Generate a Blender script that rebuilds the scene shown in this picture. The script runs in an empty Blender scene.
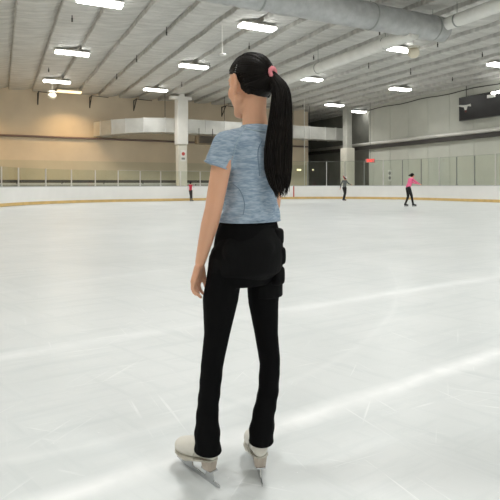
import bpy, bmesh, math, random
from mathutils import Vector, Matrix
from mathutils.bvhtree import BVHTree

random.seed(7)
S = bpy.context.scene
COL = S.collection
PI = math.pi

# ------------------------------------------------------------------ camera, world, exposure
CAM_H, HORIZON, FOC = 1.10, 185.5, 500.0
cam_d = bpy.data.cameras.new('camera'); cam = bpy.data.objects.new('camera', cam_d); COL.objects.link(cam)
cam_d.sensor_width = 36; cam_d.lens = 36.0; cam_d.shift_y = -(250 - HORIZON) / 500.0
cam_d.clip_start = 0.05; cam_d.clip_end = 300
cam.location = (0, 0, CAM_H)
cam.rotation_euler = (Matrix.Rotation(PI / 2, 3, 'X') @ Matrix.Rotation(math.radians(-0.15), 3, 'Z')).to_euler()
S.camera = cam
w = bpy.data.worlds.new('world'); S.world = w; w.use_nodes = True
w.node_tree.nodes['Background'].inputs[0].default_value = (0.9, 0.92, 0.95, 1)
w.node_tree.nodes['Background'].inputs[1].default_value = 0.08
S.view_settings.view_transform = 'Standard'; S.view_settings.look = 'None'
S.view_settings.exposure = 0.27; S.view_settings.gamma = 1; S.view_settings.use_curve_mapping = False
S.cycles.use_denoising = True
S.cycles.max_bounces = 8; S.cycles.diffuse_bounces = 5; S.cycles.transparent_max_bounces = 16
S.cycles.sample_clamp_indirect = 4
LAMP_W = 132.0        # watts of each ceiling light
LAMP_GLOW = 11.0       # radiance of the diffuser box
WARM_W = 115.0

# ------------------------------------------------------------------ rink axes
D2 = Vector((0.8944, 0.4472, 0)); D1 = Vector((-0.4472, 0.8944, 0))
RZ = math.atan2(0.4472, 0.8944)
def R(u, v, z=0.0): return D2 * u + D1 * v + Vector((0, 0, z))
def at(px, py, d): return Vector(((px - 250) / FOC * d, d, CAM_H + (HORIZON - py) / FOC * d))
CEIL, LAMP_Z, V_END, U_RIGHT, U_LEFT, V_BACK = 8.6, 8.2, 42.0, 31.0, -9.0, -25.0

# ------------------------------------------------------------------ materials
def nodes_of(name):
    m = bpy.data.materials.new(name); m.use_nodes = True
    nt = m.node_tree; return m, nt, nt.nodes['Principled BSDF']
def N(nt, kind, **kw):
    n = nt.nodes.new(kind)
    for k, v in kw.items(): setattr(n, k, v)
    return n
def mat(name, col, rough=0.5, metal=0.0, var=0.0, scale=8.0, bump=0.0, bscale=None, stretch=(1, 1, 1), spec=0.5, col2=None, bdist=0.01):
    m, nt, b = nodes_of(name)
    b.inputs['Base Color'].default_value = (*col, 1); b.inputs['Roughness'].default_value = rough
    b.inputs['Metallic'].default_value = metal; b.inputs['Specular IOR Level'].default_value = spec
    if var or bump or col2:
        tc = N(nt, 'ShaderNodeTexCoord'); mp = N(nt, 'ShaderNodeMapping'); mp.inputs['Scale'].default_value = stretch
        nt.links.new(tc.outputs['Object'], mp.inputs[0])
        nz = N(nt, 'ShaderNodeTexNoise'); nz.inputs['Scale'].default_value = scale; nz.inputs['Detail'].default_value = 5
        nt.links.new(mp.outputs[0], nz.inputs['Vector'])
        if var or col2:
            mx = N(nt, 'ShaderNodeMix', data_type='RGBA')
            c2 = col2 or tuple(max(0, c * (1 - var)) for c in col)
            mx.inputs[6].default_value = (*col, 1); mx.inputs[7].default_value = (*c2, 1)
            rp = N(nt, 'ShaderNodeMapRange'); rp.inputs[1].default_value = 0.35; rp.inputs[2].default_value = 0.65
            nt.links.new(nz.outputs[0], rp.inputs[0]); nt.links.new(rp.outputs[0], mx.inputs[0])
            nt.links.new(mx.outputs[2], b.inputs['Base Color'])
        if bump:
            src = nz
            if bscale:
                src = N(nt, 'ShaderNodeTexNoise'); src.inputs['Scale'].default_value = bscale; src.inputs['Detail'].default_value = 4
                nt.links.new(mp.outputs[0], src.inputs['Vector'])
            bp = N(nt, 'ShaderNodeBump'); bp.inputs['Strength'].default_value = bump; bp.inputs['Distance'].default_value = bdist
            nt.links.new(src.outputs[0], bp.inputs['Height']); nt.links.new(bp.outputs[0], b.inputs['Normal'])
    return m
def emit(name, col, s):
    m, nt, b = nodes_of(name)
    b.inputs['Base Color'].default_value = (*col, 1)
    b.inputs['Emission Color'].default_value = (*col, 1); b.inputs['Emission Strength'].default_value = s
    return m
def glass_mat():
    m, nt, b = nodes_of('rink_glass'); nt.nodes.remove(b)
    out = nt.nodes['Material Output']
    t = N(nt, 'ShaderNodeBsdfTransparent'); t.inputs[0].default_value = (0.93, 0.955, 0.93, 1)
    g = N(nt, 'ShaderNodeBsdfGlossy'); g.inputs['Roughness'].default_value = 0.03
    fz = N(nt, 'ShaderNodeLayerWeight'); fz.inputs[0].default_value = 0.5
    pw = N(nt, 'ShaderNodeMath', operation='POWER'); pw.inputs[1].default_value = 4.0; nt.links.new(fz.outputs['Facing'], pw.inputs[0])
    lw = N(nt, 'ShaderNodeMath', operation='MULTIPLY_ADD'); lw.inputs[1].default_value = 0.6; lw.inputs[2].default_value = 0.035; nt.links.new(pw.outputs[0], lw.inputs[0])
    mx = N(nt, 'ShaderNodeMixShader')
    nt.links.new(lw.outputs[0], mx.inputs[0]); nt.links.new(t.outputs[0], mx.inputs[1]); nt.links.new(g.outputs[0], mx.inputs[2])
    nt.links.new(mx.outputs[0], out.inputs[0]); return m

def ice_mat():
    m, nt, b = nodes_of('ice')
    L = nt.links.new
    tc = N(nt, 'ShaderNodeTexCoord')
    b.inputs['Roughness'].default_value = 0.33; b.inputs['Specular IOR Level'].default_value = 0.3
    def noise(scale, stretch, rot, detail=4, rough=0.55):
        m0 = N(nt, 'ShaderNodeMapping'); m0.inputs['Rotation'].default_value = (0, 0, rot); L(tc.outputs['Object'], m0.inputs[0])
        mp = N(nt, 'ShaderNodeMapping'); mp.inputs['Scale'].default_value = stretch; L(m0.outputs[0], mp.inputs[0])
        n = N(nt, 'ShaderNodeTexNoise'); n.inputs['Scale'].default_value = scale; n.inputs['Detail'].default_value = detail; n.inputs['Roughness'].default_value = rough
        L(mp.outputs[0], n.inputs['Vector']); return n.outputs[0]
    def rng(x, a, c, lo=0.0, hi=1.0):
        r = N(nt, 'ShaderNodeMapRange'); r.inputs[1].default_value = a; r.inputs[2].default_value = c
        r.inputs[3].default_value = lo; r.inputs[4].default_value = hi; L(x, r.inputs[0]); return r.outputs[0]
    def math_(op, a, c):
        n = N(nt, 'ShaderNodeMath', operation=op)
        for i, x in enumerate((a, c)):
            if isinstance(x, (int, float)): n.inputs[i].default_value = x
            else: L(x, n.inputs[i])
        return n.outputs[0]
    patch = rng(noise(0.9, (1, 1, 1), 0.3, 5), 0.35, 0.7)
    streak1 = rng(noise(2.2, (0.35, 3.0, 1), -0.55, 5, 0.65), 0.5, 0.75)
    streak2 = rng(noise(2.6, (0.3, 4.0, 1), 0.75, 5, 0.65), 0.53, 0.78)
    scr = None
    for rot, sc in ((-0.45, 7), (0.3, 9), (1.1, 8), (-1.2, 8)):
        s = rng(noise(sc, (0.12, 5.0, 1), rot, 2, 0.5), 0.66, 0.72)
        scr = s if scr is None else math_('MAXIMUM', scr, s)
    scr = math_('MULTIPLY', scr, rng(noise(3.1, (1, 1, 1), 0.2, 3), 0.45, 0.6))
    specks = rng(noise(55, (1, 1, 1), 0, 2), 0.7, 0.76)
    specks = math_('MULTIPLY', specks, rng(noise(1.6, (1, 1, 1), 1.0, 3), 0.5, 0.62))
    # shaved snow tracks left by skates: parabola-like bands in ground coordinates
    sep = N(nt, 'ShaderNodeSeparateXYZ'); L(tc.outputs['Object'], sep.inputs[0])
    wob = rng(noise(2.0, (1, 1, 1), 0.1, 4), 0.0, 1.0, -0.10, 0.10)
    def track(p, q, bend, wdt):
        dx, dy = q[0] - p[0], q[1] - p[1]; ln = math.hypot(dx, dy); tx, ty = dx / ln, dy / ln
        x = math_('SUBTRACT', sep.outputs[0], p[0]); y = math_('SUBTRACT', sep.outputs[1], p[1])
        a = math_('ADD', math_('MULTIPLY', x, tx), math_('MULTIPLY', y, ty))
        c = math_('ADD', math_('MULTIPLY', x, -ty), math_('MULTIPLY', y, tx))
        par = math_('MULTIPLY', math_('MULTIPLY', math_('SUBTRACT', a, ln / 2), math_('SUBTRACT', a, ln / 2)), bend)
        dd = math_('ABSOLUTE', math_('ADD', math_('ADD', c, par), math_('MULTIPLY', wob, 0.35)), 0)
        return rng(dd, wdt * 1.3, 0.0)
    t = track((-0.67, 1.77), (1.65, 3.29), 0.0, 0.075)
    t = math_('MAXIMUM', t, math_('MULTIPLY', track((-1.62, 3.24), (2.7, 5.85), 0.004, 0.09), 0.55))
    t = math_('MAXIMUM', t, math_('MULTIPLY', track((-1.0, 1.95), (-0.1, 2.45), -0.15, 0.04), 0.3))
    t = math_('MAXIMUM', t, math_('MULTIPLY', track((-3.0, 5.0), (3.0, 10.0), 0.01, 0.10), 0.4))
    t = math_('MULTIPLY', t, rng(noise(5.0, (1, 1, 1), 0.4, 4), 0.3, 0.6, 0.45, 1.0))
    base = N(nt, 'ShaderNodeMix', data_type='RGBA'); base.inputs[6].default_value = (0.565, 0.592, 0.592, 1); base.inputs[7].default_value = (0.635, 0.655, 0.655, 1)
    L(patch, base.inputs[0])
    m1 = N(nt, 'ShaderNodeMix', data_type='RGBA'); m1.inputs[7].default_value = (0.49, 0.525, 0.53, 1)
    L(base.outputs[2], m1.inputs[6]); L(math_('MULTIPLY', math_('MAXIMUM', streak1, streak2), 0.75), m1.inputs[0])
    m2 = N(nt, 'ShaderNodeMix', data_type='RGBA'); m2.inputs[7].default_value = (0.82, 0.83, 0.83, 1)
    L(m1.outputs[2], m2.inputs[6])
    snow = math_('MAXIMUM', math_('MULTIPLY', t, 0.75), math_('MAXIMUM', math_('MULTIPLY', scr, 0.45), math_('MULTIPLY', specks, 0.7)))
    L(snow, m2.inputs[0]); L(m2.outputs[2], b.inputs['Base Color'])
    rr = math_('ADD', math_('MULTIPLY', snow, 0.4), 0.30); L(rr, b.inputs['Roughness'])
    bp = N(nt, 'ShaderNodeBump'); bp.inputs['Strength'].default_value = 0.25; bp.inputs['Distance'].default_value = 0.004
    L(math_('ADD', snow, noise(14, (1, 1, 1), 0, 4)), bp.inputs['Height']); L(bp.outputs[0], b.inputs['Normal'])
    return m

def wall_mat(name, low, high, zsplit):
    m, nt, b = nodes_of(name); L = nt.links.new
    g = N(nt, 'ShaderNodeNewGeometry'); sep = N(nt, 'ShaderNodeSeparateXYZ'); L(g.outputs['Position'], sep.inputs[0])
    r = N(nt, 'ShaderNodeMapRange'); r.inputs[1].default_value = zsplit - 0.01; r.inputs[2].default_value = zsplit + 0.01; L(sep.outputs[2], r.inputs[0])
    mx = N(nt, 'ShaderNodeMix', data_type='RGBA'); mx.inputs[6].default_value = (*low, 1); mx.inputs[7].default_value = (*high, 1); L(r.outputs[0], mx.inputs[0])
    nz = N(nt, 'ShaderNodeTexNoise'); nz.inputs['Scale'].default_value = 0.7; nz.inputs['Detail'].default_value = 6; L(g.outputs['Position'], nz.inputs['Vector'])
    r2 = N(nt, 'ShaderNodeMapRange'); r2.inputs[1].default_value = 0.3; r2.inputs[2].default_value = 0.7; r2.inputs[3].default_value = 0.92; r2.inputs[4].default_value = 1.03; L(nz.outputs[0], r2.inputs[0])
    hsv = N(nt, 'ShaderNodeHueSaturation'); L(mx.outputs[2], hsv.inputs['Color']); L(r2.outputs[0], hsv.inputs['Value'])
    L(hsv.outputs[0], b.inputs['Base Color']); b.inputs['Roughness'].default_value = 0.7
    return m

M = dict(
    ice=ice_mat(), glass=glass_mat(),
    ceiling=mat('ceiling_insulation', (0.60, 0.595, 0.565), 0.6, var=0.22, scale=1.3, bump=0.9, bscale=2.2, stretch=(0.5, 2.6, 1), bdist=0.22),
    joist=mat('joist_paint', (0.48, 0.475, 0.45), 0.6, var=0.1, scale=2),
    endwall=wall_mat('end_wall_paint', (0.55, 0.50, 0.37), (0.65, 0.56, 0.43), 3.1),
    sidewall=wall_mat('side_wall_panels', (0.60, 0.61, 0.55), (0.58, 0.585, 0.53), 4.5),
    darkwall=mat('recess_wall_dark', (0.20, 0.20, 0.175), 0.8, var=0.2, scale=0.8),  # recess walls coloured darker than the other walls
    plainwall=mat('plain_wall_paint', (0.6, 0.58, 0.52), 0.8, var=0.05),
    board=mat('white_board', (0.92, 0.915, 0.895), 0.35, var=0.04, scale=0.9),
    kick=mat('yellow_kickplate', (0.80, 0.56, 0.22), 0.45, var=0.15, scale=3),
    cap=mat('board_cap', (0.55, 0.57, 0.57), 0.4, var=0.1),
    redpaint=mat('red_line_paint', (0.55, 0.10, 0.08), 0.5),
    alu=mat('aluminium', (0.72, 0.72, 0.70), 0.35, 0.6, var=0.08),
    darkalu=mat('dark_aluminium', (0.28, 0.30, 0.28), 0.4, 0.5),
    duct=mat('duct_sheet_metal', (0.70, 0.70, 0.67), 0.36, 0.75, var=0.2, scale=0.8, bump=0.15, bscale=1.5, bdist=0.03),
    spiral=mat('spiral_duct_wrap', (0.45, 0.46, 0.46), 0.33, 0.4, var=0.2, scale=3.0, bump=0.35, bscale=3.0, bdist=0.05),
    spiralw=mat('pale_duct_wrap', (0.74, 0.74, 0.70), 0.5, 0.05, var=0.12, scale=2.0, bump=0.5, bscale=3.0, bdist=0.04),
    dark=mat('dark_steel', (0.055, 0.052, 0.048), 0.5, 0.4, var=0.2),
    darkrailshade=mat('dark_rail_and_shade', (0.06, 0.055, 0.05), 0.6, var=0.1),  # bleacher rail paint, also the shade colour under the wall pipe
    purple=mat('brown_pipe_paint', (0.20, 0.145, 0.13), 0.5, var=0.1),
    white=mat('white_paint', (0.78, 0.77, 0.73), 0.5, var=0.05, scale=2),
    dome=mat('dome_cream', (0.76, 0.70, 0.56), 0.5),
    cream=mat('cream_paint', (0.70, 0.68, 0.60), 0.55, var=0.06, scale=2),
    greycol=mat('grey_column_paint', (0.42, 0.42, 0.38), 0.6, var=0.15, scale=2),
    brownbox=mat('brown_unit_paint', (0.20, 0.15, 0.09), 0.6, var=0.2, scale=2),
    lamp=emit('lamp_diffuser', (1.0, 0.99, 0.95), LAMP_GLOW),
    warmlamp=emit('warm_lamp_diffuser', (1.0, 0.76, 0.42), 1.6),
    smallwarm=emit('wall_lamp_lens', (1.0, 0.85, 0.5), 1.6),
    exitred=emit('exit_red', (1.0, 0.05, 0.04), 1.3),
    emblemred=mat('emblem_red', (0.12, 0.03, 0.025), 0.6),
    exitbox=mat('exit_housing', (0.55, 0.30, 0.28), 0.5),
    score=mat('scoreboard_black', (0.018, 0.018, 0.02), 0.35, var=0.3, scale=1.5),
    scoreframe=mat('scoreboard_frame', (0.05, 0.05, 0.05), 0.4),
    paper=mat('paper', (0.75, 0.75, 0.72), 0.7), redlabel=mat('red_label', (0.5, 0.08, 0.07), 0.6), greylabel=mat('grey_label', (0.25, 0.26, 0.25), 0.6),
)

# ------------------------------------------------------------------ mesh helpers
def link(name, bm, material, parent=None, loc=None, smooth=False, rz=0.0):
    me = bpy.data.meshes.new(name); bmesh.ops.recalc_face_normals(bm, faces=bm.faces[:]); bm.to_mesh(me); bm.free()
    for mm in (material if isinstance(material, (list, tuple)) else [material]): me.materials.append(mm)
    if smooth:
        for p in me.polygons: p.use_smooth = True
    o = bpy.data.objects.new(name, me); COL.objects.link(o)
    if loc is not None: o.location = loc
    o.rotation_euler = (0, 0, rz)
    if parent is not None: o.parent = parent
    return o
def tag(o, label, cat, group=None, kind=None):
    if label: o['label'] = label
    if cat: o['category'] = cat
    if group: o['group'] = group
    if kind: o['kind'] = kind
    return o
def empty(name, loc, rz=0.0):
    o = bpy.data.objects.new(name, None); COL.objects.link(o); o.location = loc; o.rotation_euler = (0, 0, rz); o.empty_display_size = 0.1
    return o
def box(bm, lo, hi, bevel=0.0):
    lo, hi = Vector(lo), Vector(hi); c = (lo + hi) / 2; d = hi - lo
    r = bmesh.ops.create_cube(bm, size=1, matrix=Matrix.Translation(c) @ Matrix.Diagonal((*d, 1)))
    if bevel:
        es = list({e for v in r['verts'] for e in v.link_edges})
        bmesh.ops.bevel(bm, geom=es, offset=bevel, segments=2, affect='EDGES', profile=0.5)
def loft(bm, rings, cap=True):
    rs = [[bm.verts.new(p) for p in r] for r in rings]
    n = len(rs[0])
    for a, b in zip(rs, rs[1:]):
        for i in range(n): bm.faces.new((a[i], a[(i + 1) % n], b[(i + 1) % n], b[i]))
    if cap:
        bm.faces.new(rs[0][::-1]); bm.faces.new(rs[-1])
def frame_of(t, ref=None):
    t = t.normalized(); ref = ref or (Vector((0, 0, 1)) if abs(t.z) < 0.9 else Vector((1, 0, 0)))
    x = t.cross(ref).normalized(); return x, t.cross(x).normalized()
def tube(bm, pts, rad, n=10, flat=1.0, cap=True):
    pts = [Vector(p) for p in pts]; rings = []
    x = None
    for i, p in enumerate(pts):
        t = (pts[min(i + 1, len(pts) - 1)] - pts[max(i - 1, 0)]).normalized()
        if x is None: x, y = frame_of(t)
        else:
            x = (x - t * x.dot(t)).normalized(); y = t.cross(x)
        r = rad[i] if isinstance(rad, (list, tuple)) else rad
        rings.append([p + (x * math.cos(a) + y * flat * math.sin(a)) * r for a in [2 * PI * k / n for k in range(n)]])
    loft(bm, rings, cap)
def ball(bm, c, r, sub=2, m=None):
    bmesh.ops.create_icosphere(bm, subdivisions=sub, radius=1, matrix=Matrix.Translation(c) @ (m or Matrix.Identity(4)) @ (Matrix.Diagonal((r, r, r, 1)) if not hasattr(r, '__len__') else Matrix.Diagonal((*r, 1))))
def chain(bm, pr, sub=2, n=16, flat_end=False, flat_start=False):
    for i, (p, r) in enumerate(pr):
        p = Vector(p)
        if not ((flat_end and i == len(pr) - 1) or (flat_start and i == 0)): ball(bm, p, r, sub)
        if i:
            q, rq = Vector(pr[i - 1][0]), pr[i - 1][1]
            if (p - q).length > 1e-5:
                x, y = frame_of(p - q)
                loft(bm, [[c + (x * math.cos(2 * PI * k / n) + y * math.sin(2 * PI * k / n)) * rr for k in range(n)] for c, rr in ((q, rq), (p, r))])
def fuse(bm, voxel, smooth=4, fac=0.5):
    """one continuous skin round everything in bm"""
    me = bpy.data.meshes.new('tmp'); bmesh.ops.recalc_face_normals(bm, faces=bm.faces[:]); bm.to_mesh(me); bm.free()
    o = bpy.data.objects.new('tmp', me); COL.objects.link(o)
    r = o.modifiers.new('r', 'REMESH'); r.mode = 'VOXEL'; r.voxel_size = voxel
    if smooth:
        s = o.modifiers.new('s', 'SMOOTH'); s.iterations = smooth; s.factor = fac
    dg = bpy.context.evaluated_depsgraph_get(); dg.update()
    out = bmesh.new(); ev = o.evaluated_get(dg); out.from_mesh(ev.to_mesh()); ev.to_mesh_clear()
    bpy.data.objects.remove(o); bpy.data.meshes.remove(me)
    return out
def spline(pts, n=8):
    pts = [Vector(p) for p in pts]; out = []
    for i in range(len(pts) - 1):
        p0, p1, p2, p3 = pts[max(i - 1, 0)], pts[i], pts[i + 1], pts[min(i + 2, len(pts) - 1)]
        for k in range(n):
            t = k / n
            out.append(0.5 * ((2 * p1) + (p2 - p0) * t + (2 * p0 - 5 * p1 + 4 * p2 - p3) * t * t + (3 * p1 - p0 - 3 * p2 + p3) * t ** 3))
    out.append(pts[-1]); return out
ORD = ['first', 'second', 'third', 'fourth', 'fifth', 'sixth', 'seventh', 'eighth', 'ninth', 'tenth', 'eleventh', 'twelfth', 'thirteenth', 'fourteenth', 'fifteenth',
       'sixteenth', 'seventeenth', 'eighteenth', 'nineteenth', 'twentieth', 'twenty-first', 'twenty-second', 'twenty-third', 'twenty-fourth', 'twenty-fifth', 'twenty-sixth',
       'twenty-seventh', 'twenty-eighth', 'twenty-ninth', 'thirtieth', 'thirty-first', 'thirty-second', 'thirty-third', 'thirty-fourth', 'thirty-fifth', 'thirty-sixth']
def hall(name, lo, hi, m, label=None, cat=None):           # box in rink axes (u, v, z), part of the building
    bm = bmesh.new(); box(bm, lo, hi); o = link(name, bm, m, rz=RZ); o['kind'] = 'structure'
    tag(o, label, cat); return o

# ------------------------------------------------------------------ building shell
hall('floor', (U_LEFT, V_BACK, -0.2), (33, 49, -0.01), M['plainwall'], 'bare concrete floor of the rink hall', 'floor')
hall('wall_left_end', (U_LEFT, V_END, 0), (27.5, V_END + 0.25, CEIL + 0.4), M['endwall'], 'long cream end wall behind the curved silver duct', 'wall')
hall('wall_left', (U_LEFT - 0.25, V_BACK, 0), (U_LEFT, V_END + 0.25, CEIL + 0.4), M['plainwall'], 'side wall beyond the near boards', 'wall')
hall('wall_back', (U_LEFT, V_BACK - 0.25, 0), (U_RIGHT, V_BACK, CEIL + 0.4), M['plainwall'], 'wall behind the viewer closing the hall', 'wall')
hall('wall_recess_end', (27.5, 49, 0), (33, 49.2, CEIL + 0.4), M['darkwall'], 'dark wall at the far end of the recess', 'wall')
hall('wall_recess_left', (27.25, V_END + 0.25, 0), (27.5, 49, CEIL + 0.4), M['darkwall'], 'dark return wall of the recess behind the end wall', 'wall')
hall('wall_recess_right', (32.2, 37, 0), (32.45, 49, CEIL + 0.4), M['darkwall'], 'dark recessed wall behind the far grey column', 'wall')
# panelled right wall, its vertical seams cut into the one mesh
bm = bmesh.new(); sv = V_BACK
box(bm, (U_RIGHT + 0.03, V_BACK, 0), (U_RIGHT + 0.25, 37, CEIL + 0.4))
while sv < 37:
    box(bm, (U_RIGHT, sv + 0.02, 0), (U_RIGHT + 0.05, min(sv + 2.16, 37), CEIL + 0.4)); sv += 2.19
o = link('wall_right', bm, M['sidewall'], rz=RZ); tag(o, 'pale grey side wall of upright panels under the scoreboard', 'wall', kind='structure')

# ceiling: insulated sheets sagging between the joists
bm = bmesh.new(); prof = []; u0, bay = U_LEFT - 0.3, 1.65; k = 0
while u0 + bay * k < 33.2:
    a = u0 + bay * k; sag = 0.09 + 0.04 * random.random()
    prof += [(a - 0.03, CEIL + 0.06), (a, CEIL + 0.06), (a + 0.012, CEIL - 0.15), (a + 0.06, CEIL - 0.18)]; rise = 0.165 + 0.05 * random.random()
    for j in range(1, 9):
        t = j / 9; prof.append((a + 0.06 + (bay - 0.10) * t, CEIL - 0.18 + rise * t - sag * 0.6 * math.sin(PI * t)))
    k += 1
vs = [V_BACK + (49.2 - V_BACK) * i / 60 for i in range(61)]
rows = [[bm.verts.new((p[0], v, p[1] + 0.025 * math.sin(v * 1.9 + p[0] * 0.6) + random.uniform(-.006, .006))) for p in prof] for v in vs]
for a, b in zip(rows, rows[1:]):
    for i in range(len(prof) - 1): bm.faces.new((a[i], a[i + 1], b[i + 1], b[i]))
for v in vs[::60]: pass
o = link('ceiling', bm, M['ceiling'], rz=RZ); tag(o, 'white insulated ceiling sagging between long joists', 'ceiling', kind='structure')
hall('roof_deck', (U_LEFT - 0.5, V_BACK - 0.3, CEIL + 0.4), (33, 49.3, CEIL + 0.5), M['plainwall'], 'roof deck above the insulated ceiling', 'roof')

# ice sheet
bm = bmesh.new(); box(bm, (-0.8, V_BACK + 0.5, -0.01), (27.5, 34.4, 0.0))
o = link('ice_sheet', bm, M['ice']); o.data.transform(Matrix.Rotation(RZ, 4, 'Z')); tag(o, 'white scuffed skating ice with pale blade tracks', 'ice', kind='structure')

# pipes and trims along the walls
def rail(name, a, b, r, m, label, cat):
    bm = bmesh.new(); tube(bm, [R(*a), R(*b)], r, 12); return tag(link(name, bm, m, smooth=True), label, cat)
rail('wall_pipe', (U_LEFT, V_END - 0.09, 4.93), (27.4, V_END - 0.09, 4.93), 0.085, M['purple'], 'long brown pipe running along the cream end wall', 'pipe')
rail('header_pipe', (U_RIGHT - 0.22, V_BACK, 4.95), (U_RIGHT - 0.22, 48.8, 4.95), 0.15, M['white'], 'long pale pipe running along the panelled side wall', 'pipe')
bm = bmesh.new(); box(bm, (U_RIGHT - 0.30, V_BACK, 4.46), (U_RIGHT - 0.02, 48.8, 4.78))  # shade in the gap under the pipe, modelled as a dark strip
tag(link('pipe_shade_strip', bm, M['darkrailshade'], rz=RZ), 'dark strip standing for the shade under the long pale pipe', 'shade strip')
bm = bmesh.new()
pts = []
for i in range(60):
    v = V_BACK + 0.5 + (36.9 - V_BACK - 0.5) * i / 59; pts.append(R(U_RIGHT - 0.06, v, CEIL - 0.46 + 0.05 * math.sin(v * 1.3)))
tube(bm, pts, 0.035, 6); tag(link('power_cable', bm, M['dark']), 'dark cable strung along the top of the panelled wall', 'cable')

# ------------------------------------------------------------------ dasher boards
UC_L, UC_R, VC, RAD = 7.8, 18.9, 25.8, 8.5
V_BOARD = VC + RAD
def path():
    p = []                                            # (u, v, normal_u, normal_v) outward, left side to right side
    for i in range(41): p.append((UC_L - RAD, V_BACK + 1 + (VC - V_BACK - 1) * i / 40, -1, 0))
    for i in range(1, 25):
        a = PI - PI / 2 * i / 24; p.append((UC_L + RAD * math.cos(a), VC + RAD * math.sin(a), math.cos(a), math.sin(a)))
    for i in range(1, 13): p.append((UC_L + (UC_R - UC_L) * i / 12, V_BOARD, 0, 1))
    for i in range(1, 25):
        a = PI / 2 - PI / 2 * i / 24; p.append((UC_R + RAD * math.cos(a), VC + RAD * math.sin(a), math.cos(a), math.sin(a)))
    for i in range(1, 41): p.append((UC_R + RAD, VC - (VC - V_BACK - 1) * i / 40, 1, 0))
    return p
PATH = path()
CUM = [0.0]
for a, b in zip(PATH, PATH[1:]): CUM.append(CUM[-1] + math.hypot(b[0] - a[0], b[1] - a[1]))
def on_path(s):
    for i in range(len(PATH) - 1):
        if CUM[i + 1] >= s:
            t = (s - CUM[i]) / (CUM[i + 1] - CUM[i]); a, b = PATH[i], PATH[i + 1]
            return tuple(a[k] + (b[k] - a[k]) * t for k in range(4))
    return PATH[-1]
def s_at_px(px):                                      # arc length where the sight line through column px meets the boards
    best = None
    for i in range(40, len(PATH) - 1):
        q = [R(p[0], p[1]) for p in PATH[i:i + 2]]
        f = [x.x - (px - 250) / FOC * x.y for x in q]
        if f[0] * f[1] <= 0 and q[0].y > 3:
            t = f[0] / (f[0] - f[1]); best = CUM[i] + t * (CUM[i + 1] - CUM[i])
    return best
def sweep(bm, s0, s1, prof, step=0.6):                # prof: (offset outward, z)
    ss = sorted({s0, s1, *[c for c in CUM if s0 < c < s1]})
    rings = []
    for s in ss:
        u, v, nu, nv = on_path(s); l = math.hypot(nu, nv)
        rings.append([R(u + nu / l * o, v + nv / l * o, z) for o, z in prof])
    loft(bm, rings)
rb = empty('rink_boards', R(*PATH[64][:2])); tag(rb, 'white hockey boards curving round the ice with a yellow kickplate', 'rink boards')
def boards_part(name, prof, m, s0=0, s1=CUM[-1]):
    bm = bmesh.new(); sweep(bm, s0, s1, prof); o = link(name, bm, m); o.parent = rb; o.matrix_parent_inverse = Matrix.Translation(-rb.location); return o
boards_part('panel', [(0, 0.18), (0, 1.04), (0.11, 1.04), (0.11, 0.18)], M['board'])
tag(boards_part('kickplate', [(-0.015, 0.02), (-0.015, 0.19), (0.12, 0.19), (0.12, 0.02)], M['kick']), 'yellow kickplate', None)
boards_part('cap_rail', [(-0.015, 1.04), (-0.015, 1.08), (0.14, 1.08), (0.14, 1.04)], M['cap'])
sr = s_at_px(293.7)
tag(boards_part('goal_stripe', [(-0.005, 0.19), (-0.005, 1.04), (0.01, 1.04), (0.01, 0.19)], M['redpaint'], sr - 0.05, sr + 0.05), 'red goal line stripe', None)

# ------------------------------------------------------------------ glass and its posts
px_posts = [19.5, 46.5, 72, 95.7, 118.4, 140.4, 161, 181, 200.5, 221, 241, 262, 284, 307.7, 326.6, 345, 364, 383, 402, 420.7, 438.7, 456, 474, 495]
ss = [s_at_px(p) for p in px_posts]
ss = [ss[0] - 3.3, ss[0] - 1.65] + ss + [ss[-1] + 1.65, ss[-1] + 3.3, ss[-1] + 4.95]
s_sw = s_at_px(252)
def post_h(s): return 1.06 if s < s_sw else 1.92
for i in range(len(ss) - 1):
    s = ss[i]; u, v, nu, nv = on_path(s); h = min(post_h(s), post_h(ss[i + 1])); low = h < 1.5
    m = M['alu'] if low or i % 3 == 1 else M['darkalu']
    base = R(u + nu * 0.06, v + nv * 0.06, 1.08)
    g = empty('glass_screen', base)
    tag(g, f'low clear glass screen on the boards, {ORD[i]} along from the left end' if low else f'tall clear glass screen on the boards, {ORD[len(ss)-2-i]} from the scoreboard end', 'glass screen', 'clear glass screens above the boards')
    bm = bmesh.new(); box(bm, (-0.03, -0.03, 0), (0.03, 0.03, h), 0.006); box(bm, (-0.05, -0.045, 0), (0.05, 0.045, 0.05), 0.005)
    link('post', bm, m, g, rz=RZ + math.atan2(nv, nu) - PI / 2)
    a, b = s + 0.045, ss[i + 1] - 0.075
    for nm, prof, mm in (('pane', [(0.055, 1.085), (0.055, 1.08 + h), (0.067, 1.08 + h), (0.067, 1.085)], M['glass']),
                         ('edge_trim', [(0.05, 1.08 + h), (0.05, 1.10 + h), (0.072, 1.10 + h), (0.072, 1.08 + h)], M['alu'] if low else M['darkalu'])):
        if nm == 'edge_trim' and s < s_at_px(110): continue
        bm = bmesh.new(); sweep(bm, a, b, prof); bmesh.ops.translate(bm, vec=-base, verts=bm.verts[:]); link(nm, bm, mm, g)

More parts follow.
